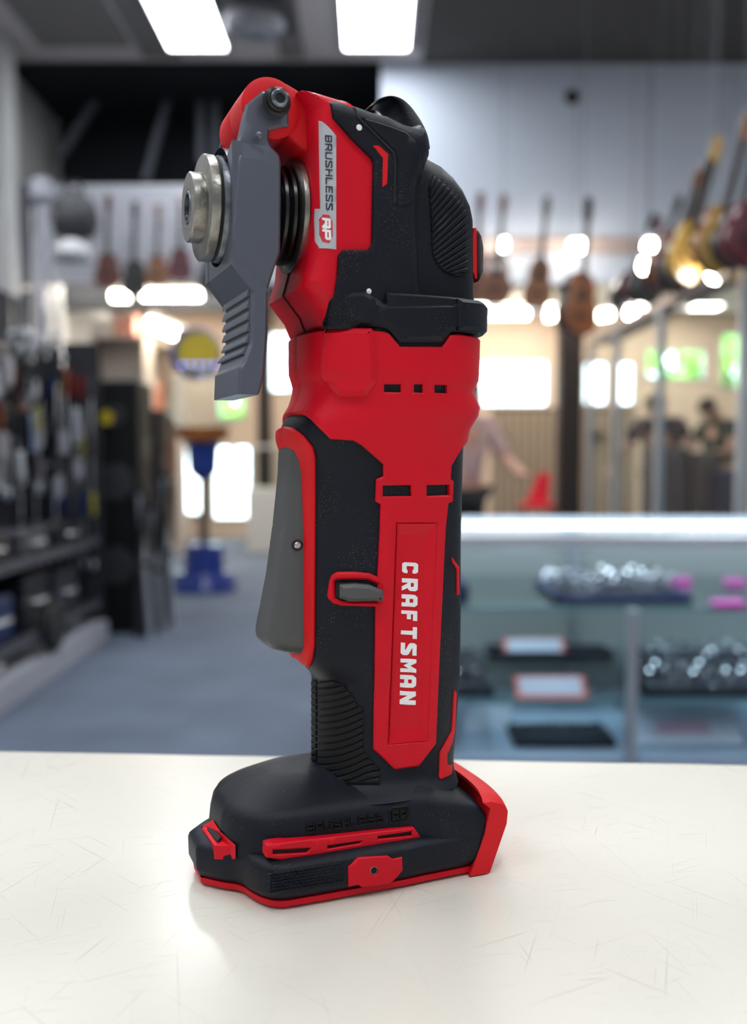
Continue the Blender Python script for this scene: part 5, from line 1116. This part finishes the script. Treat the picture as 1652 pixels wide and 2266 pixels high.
# raised front flank of the case (the step beside the boot)
st = F1([(1290, 420), (1300, 300), (1270, 230), (1160, 150), (1250, 175), (1330, 200)])
# pivot boss for the lever: barrel lying across the tool
bc = side(600, 238, .0175); BX, BZ = bc[0], bc[2]
mb = MB(); mb.lathe([(.0030, -.0178), (.0088, -.0178), (.0106, -.0168), (.0108, -.0006), (.0104, 0), (.0108, .0006), (.0106, .0168), (.0088, .0178), (.0030, .0178)], (BX, 0, BZ), 'y', 40)
pb = mb.build('pivot_barrel', REDR, gear, 40)
nk = [(BX, BZ + .0098), (BX - .006, BZ + .0098), (.0385, g_top[1][1] - .0005), (.0330, .2780), (.0360, .2660), (.0425, BZ - .0125), (BX - .006, BZ - .0082)]
Pillow(nk, .0165, .0150, .002).build('pivot_neck', REDR, gear)

# --- black head cover with a hanging loop
W2 = .0292
ctop = SX(F2([(100, 186), (150, 182), (280, 210), (370, 240), (520, 296)]), .020)
loop = SX(F2([(640, 348), (745, 400), (800, 425), (870, 440), (940, 462), (985, 520), (1012, 590), (1030, 700), (1034, 760)]), .018)
flank = SX(F2([(1030, 1000), (1035, 1250), (1050, 1500), (1060, 1750), (1080, 2040)]), W2)
bot = SX(F3([(1290, 400), (760, 400)]), W2 - .002)
ctop = [(x, z - .0018) for x, z in ctop]; loop = [(x, z - .0018) for x, z in loop[:4]] + loop[4:]
cout = ctop + loop + flank + bot + g_black[::-1][2:-1]
nt_, nl, nf, nb_, ng = len(ctop), len(loop), len(flank), len(bot), len(g_black) - 3
soft = [True] * (nt_ - 1) + [True] + [True] * (nl - 1) + [True] + [True] * (nf - 1) + [False] + [False] * (nb_ - 1) + [False] + [False] * ng
cv = Pillow(cout, W2, .0150, .0075, soft=soft, bev=.0009, e=2)
cover = cv.build('head_cover', BLK, tool)
wl = (.0062, .0066, .0075, .0088, .0105, .0130, .0160, .0190, .0205)
lo_px = F2([(535, 300), (600, 240), (700, 214), (800, 238), (880, 300), (940, 380), (985, 470), (1014, 580), (1030, 700)]); li_px = F2([(560, 325), (610, 272), (690, 250), (755, 290), (792, 360), (812, 440), (850, 540), (890, 640), (900, 740)])
R = []
for (a, b, w_) in zip(lo_px, li_px, wl):
    po, pi = np.array(SX([a], w_ * .6)[0]), np.array(SX([b], w_ * .6)[0]); c_, h_ = (po + pi) / 2, (po - pi) / 2; ring_ = []
    for t in np.linspace(0, 2 * PI, 20, endpoint=False):
        ct, st_ = math.cos(t), math.sin(t); u_, v_ = math.copysign(abs(ct) ** .75, ct), math.copysign(abs(st_) ** .75, st_); ring_.append((c_[0] + h_[0] * u_, w_ * v_, c_[1] + h_[1] * u_))
    R.append(ring_)
Rs = []
for k in range(len(R) - 1):
    for t in np.linspace(0, 1, 4, endpoint=False):
        p0, p1, p2, p3 = (np.array(R[max(0, min(len(R) - 1, k + d))]) for d in (-1, 0, 1, 2)); Rs.append([tuple(v) for v in .5 * (2 * p1 + (p2 - p0) * t + (2 * p0 - 5 * p1 + 4 * p2 - p3) * t * t + (3 * p1 - p0 - 3 * p2 + p3) * t ** 3)])
mb = MB(); mb.rings(Rs + [R[-1]]); mb.build('hanging_loop', BLK, cover, 60)
patch('red_inlay', cv, [PX(cv, F2([(568, 638), (620, 640), (700, 712), (692, 970), (650, 1002), (655, 748)]))], .0003, .0008, .00015, REDR, cover)
gr = F2([(405, 310), (425, 335), (432, 385), (560, 510), (690, 640), (748, 700), (760, 800), (757, 1140)])
Pg = PX(cv, gr); mb = MB(); yg = cv.y(Pg)
mb.tube([(p[0], y_ + .0001, p[1]) for p, y_ in zip(Pg, yg)], .00045, 6); mb.build('cover_groove', DARK, cover)
patch('cover_panel', cv, [PX(cv, F2([(462, 396), (582, 508), (712, 628), (768, 684), (786, 800), (782, 1150), (900, 1150), (980, 1000), (985, 760), (940, 600), (850, 520), (720, 470), (560, 420)]))], .0007, .001, .0006, BLK, cover)
for a, b, r_ in ((450, 480, .0011), (535, 1905, .001)):
    p = cv.px(680 + a / 3.933, 160 + b / 3.933); y_ = float(cv.y([p])[0])
    mb = MB(); mb.lathe([(r_ * .4, y_ - .0004), (r_, y_), (r_ * .5, y_ + .00025)], (p[0], 0, p[1]), 'y', 10); mb.build('paint_fleck', WHITE, cover)

# --- vented motor dome at the back
W3 = .0238
dback = SX(F2([(1000, 705), (1040, 742), (1150, 800), (1260, 900), (1350, 1020), (1420, 1170), (1446, 1300), (1452, 1500), (1455, 1800), (1458, 1980)]), .013)
dout = dback + [(dback[-1][0], .2080), (.016, .2080), (.016, .2700)]
soft = [True] * (len(dback)) + [False] * 3
dmz = Pillow(dout, W3, .0070, .0150, soft=soft, e=2.1)
dome_o = dmz.build('motor_dome', BLK, tool)
edge = F2([(1080, 890), (1120, 925), (1160, 955), (1200, 992), (1237, 1028), (1270, 1068), (1302, 1105), (1330, 1142), (1356, 1185), (1378, 1240), (1384, 1305), (1388, 1375), (1390, 1440), (1390, 1505), (1390, 1560), (1388, 1620), (1388, 1685), (1385, 1745), (1345, 1770), (1300, 1768)])
left = F2([(1052, 990), (1056, 1050), (1060, 1110), (1064, 1170), (1068, 1230), (1072, 1290), (1074, 1350), (1076, 1405), (1078, 1460), (1080, 1515), (1084, 1565), (1095, 1605), (1112, 1640), (1132, 1672), (1155, 1702), (1180, 1728), (1210, 1748), (1240, 1760), (1262, 1766), (1280, 1768)])
for k in range(19):
    a, b = np.array(edge[k]), np.array(edge[k + 1]); c, d = np.array(left[k]), np.array(left[k + 1])
    q = [a + (b - a) * .25, a + (b - a) * .92, d * .85 + c * .15, c * .75 + d * .25]
    P = PX(dmz, [tuple(x) for x in q])
    try: patch('dome_rib', dmz, [P], .0009, .0016, .0003, BLK, dome_o, dens=.002, step=.005)
    except Exception as e_: print('rib', k, e_)
    s_ = [a - (c - a) * .01, b * .6 + a * .4 - (d - b) * .01]
    v = (c - a) / np.linalg.norm(c - a); e_ = (b - a) / np.linalg.norm(b - a)
    cc = (a + b) / 2; P = PX(dmz, [tuple(cc - v * 6.5 - e_ * 2.2), tuple(cc - v * 6.5 + e_ * 2.0), tuple(cc - v * .8 + e_ * 2.0), tuple(cc - v * .8 - e_ * 2.2)])
    try: patch('vent_hole', dmz, [P], .00035, .0008, .0001, DARK, dome_o, dens=.001, step=.004)
    except Exception as e_: print('hole', k, e_)
# slide button on the back of the dome
sb = SX(F2([(1425, 1352), (1446, 1352), (1450, 1790), (1440, 1800), (1418, 1730), (1416, 1400)]), .0172)
Pillow([(p[0] - .0012, p[1]) for p in sb], .0172, .0172, .0005).build('button_surround', REDR, dome_o)
sg = SX(F2([(1446, 1362), (1478, 1420), (1496, 1520), (1494, 1740), (1456, 1812), (1446, 1790), (1430, 1720), (1430, 1400)]), .013)
sg = [(p[0] - .0022, p[1]) for p in sg]; Pillow(sg, .0145, .0115, .003).build('slide_button', GREY, dome_o)

# --- spindle, flanges and boot along the tool's forward axis
AZ = side(640, 478, 0.)[2]; c0 = side(415, 460, 0.)[2]
AX = .0806
def ax(x): return c0 + (AX - x) * ((AZ - c0) / (AX - side(640, 478, 0.)[0])) * 1.0
cz = ax(.068)
spin = empty('spindle', (0, 0, cz)); spin.parent = tool
def disc(name, prof_, m, n=48): mb = MB(); mb.lathe(prof_, (0, 0, 0), 'x', n); return mb.build(name, m, spin, 40)
disc('clamp_bolt_head', [(.0048, .0700), (.0048, .0796), (.0060, .0800), (.0062, .0806), (.0119, .0806), (.0123, .0802), (.0123, .0775), (.0123, .0700)], STEEL)
disc('bolt_socket', [(.0001, .0760), (.0044, .0760), (.0047, .0809), (.0056, .0809), (.0059, .0805), (.0059, .078)], STEELD)
disc('front_flange', [(.0050, .0722), (.0182, .0722), (.0187, .0726), (.0188, .0745), (.0187, .0757), (.0181, .0762), (.0050, .0762)], STEEL)
disc('flange_gap', [(.010, .0700), (.0181, .0700), (.0181, .0724), (.010, .0724)], DARK)
disc('rear_flange', [(.0050, .0560), (.0184, .0560), (.0188, .0566), (.0188, .0706), (.0184, .0712), (.0050, .0712)], STEELD)
bt = [(.0080, .0430)]
for k in range(4):
    x = .0440 + k * .0032; bt += [(.0165, x), (.0180, x + .0008), (.0180, x + .0020), (.0162, x + .0028)]
disc('rubber_boot', bt + [(.0120, .0575), (.0080, .0580)], BOOT)
disc('seal_plate', [(.010, .0405), (.0200, .0405), (.0208, .0412), (.0208, .0430), (.0198, .0438), (.010, .0440)], STEEL)

# --- clamping lever: two cheeks, a front web with an opening, a toothed grip
lever = empty('clamp_lever', (0, 0, 0)); lever.parent = tool
ck = SX(F1([(700, 262), (850, 140), (870, 138), (1080, 212), (1096, 235), (1096, 468), (1040, 470), (915, 500), (915, 600), (935, 650), (985, 725), (994, 760), (990, 1650), (940, 1800)]) + [(600, 622), (591, 652), (556, 642), (514, 582), (514, 499), (524, 373), (531, 305)], .0225)
def plate(name, P, y0, y1, b, m):
    P = np.array(P); P = P if area(P) > 0 else P[::-1]
    P = densify(P, .0025); Q = inset(P, b); s_ = 1 if y1 > y0 else -1
    zk = [side(560, v, .0225)[2] for v in (312, 352, 530, 645)]
    G = [np.array([(x, z) for z in zk for x in np.arange(P[:, 0].min(), P[:, 0].max(), .002)])]
    def yo(z): return float(np.interp(-z, [-v for v in zk], [-.0032, .0006, .0006, -.0012])) * s_
    pts, T = tri_region_pts([Q], G, .005); n = len(Q); V = [(p[0], y1 + yo(p[1]), p[1]) for p in pts]; F = [tuple(t) for t in T]
    b1 = len(V); V += [(p[0], y1 - s_ * b + yo(p[1]), p[1]) for p in P]; b2 = len(V); V += [(p[0], y0, p[1]) for p in P]
    for i in range(n): j = (i + 1) % n; F += [(i, j, b1 + j, b1 + i), (b1 + i, b1 + j, b2 + j, b2 + i)]
    F.append(tuple(b2 + i for i in range(n))); return mesh_obj(name, V, F, m, lever, 22)
plate('cheek', ck, .0168, .0226, .0008, LEVM); plate('cheek', ck, -.0168, -.0226, .0008, LEVM)
XF = .0697
zt2 = side(531, 305, .0225)[2]; zl = side(514, 582, .0225)[2]
zg = side(556, 642, .0225); xg = zg[0]; zgz = zg[2]
ow = [(-.0226, zl), (-.0226, zt2 - .001), (-.018, zt2 - .003), (-.012, zt2 - .0055), (.012, zt2 - .0055), (.018, zt2 - .003), (.0226, zt2 - .001), (.0226, zl)]
hole = [(.0208 * math.cos(a), cz + .0006 + .0208 * math.sin(a)) for a in np.linspace(0, 2 * PI, 40, endpoint=False)]
LL = [densify(ow, .003), densify(hole, .003)]
LL = [l if (area(l) > 0) == (i == 0) else l[::-1] for i, l in enumerate(LL)]
pts, T = tri_region_pts(LL, [], .006)
n = len(pts); V = [(XF - .0004 * 0, p[0], p[1]) for p in pts] + [(XF - .0035, p[0], p[1]) for p in pts]
F = [tuple(t) for t in T] + [tuple(i + n for i in t[::-1]) for t in T]; k = 0
for l in LL:
    c_ = len(l)
    for i in range(c_): j = (i + 1) % c_; F.append((k + i, k + j, k + j + n, k + i + n))
    k += c_
mesh_obj('front_web', V, F, LEVM, lever, 30)
mb = MB()
hw = .0165
mb.rings([[(XF - .0035, -.0226, zl), (XF - .0035, .0226, zl), (XF, .0226, zl), (XF, -.0226, zl)], [(xg - .0066, -hw, zgz), (xg - .0066, .0226, zgz), (xg, .0226, zgz), (xg, -hw, zgz)]])
mb.build('web_shoulder', LEVM, lever, 20)
fold = SX(F3([(247, 210), (244, 480), (238, 520), (218, 570), (195, 632), (178, 652), (172, 806)]), .0225); backe = SX([(594, 657), (592, 746), (586, 827), (576, 868), (572, 875)], .0225)
def gy(t): return -hw + .003 * t
zs = np.linspace(zgz, fold[-1][1], 60); fx = np.interp(-zs, [-p[1] for p in fold], [p[0] for p in fold]); bx2 = np.interp(-zs, [-p[1] for p in backe], [p[0] for p in backe])
R = []
for z, a, b in zip(zs, fx, bx2):
    R.append([(b, -hw + .001, z), (b, .0216, z), (b + .001, .0226, z), (a - .0012, .0226, z), (a, .0214, z), (a, -hw + .001, z), (a - .001, -hw, z), (b + .001, -hw, z)])
mb = MB(); mb.rings(R); mb.build('lever_grip', LEVM, lever, 40)
for k in range(6):                          # raised teeth across the grip's front
    ya = 258 + k * 62; za = side(460 + 200 / 2.581, 560 + ya / 2.581, 0.)[2]; zb2 = side(460 + 200 / 2.581, 560 + (ya + 44) / 2.581, 0.)[2]
    xa = np.interp(-za, [-p[1] for p in fold], [p[0] for p in fold]); xb = np.interp(-zb2, [-p[1] for p in fold], [p[0] for p in fold])
    mb = MB(); mb.rings([[(xa - .001, y, za), (xa + .0004, y, za), (xb + .0011, y, zb2 + .0006), (xb + .0011, y, zb2), (xb - .001, y, zb2)] for y in (-hw - .0002, .0208)]); mb.build('grip_tooth', LEVM, lever, 20)
# pivot fasteners
mb = MB(); mb.lathe([(.0010, .0224), (.0048, .0224), (.0050, .0230), (.0050, .0236), (.0040, .0240), (.0040, .0262), (.0037, .0266)], (BX - .0003, 0, BZ), 'y', 24); mb.build('pivot_nut', BOOT, lever)
mb = MB(); mb.lathe([(.0018, .0262), (.0031, .0262), (.0031, .0272), (.0027, .0276), (.0018, .0274), (.0014, .0262)], (BX - .0003, 0, BZ), 'y', 24); mb.build('pivot_screw', STEELD, lever)
p = side(574, 300, .0225); mb = MB(); mb.lathe([(.0014, .0224), (.0012, .0230), (.0006, .0234)], (p[0], 0, p[2]), 'y', 12); mb.build('weld_pip', LEVM, lever)
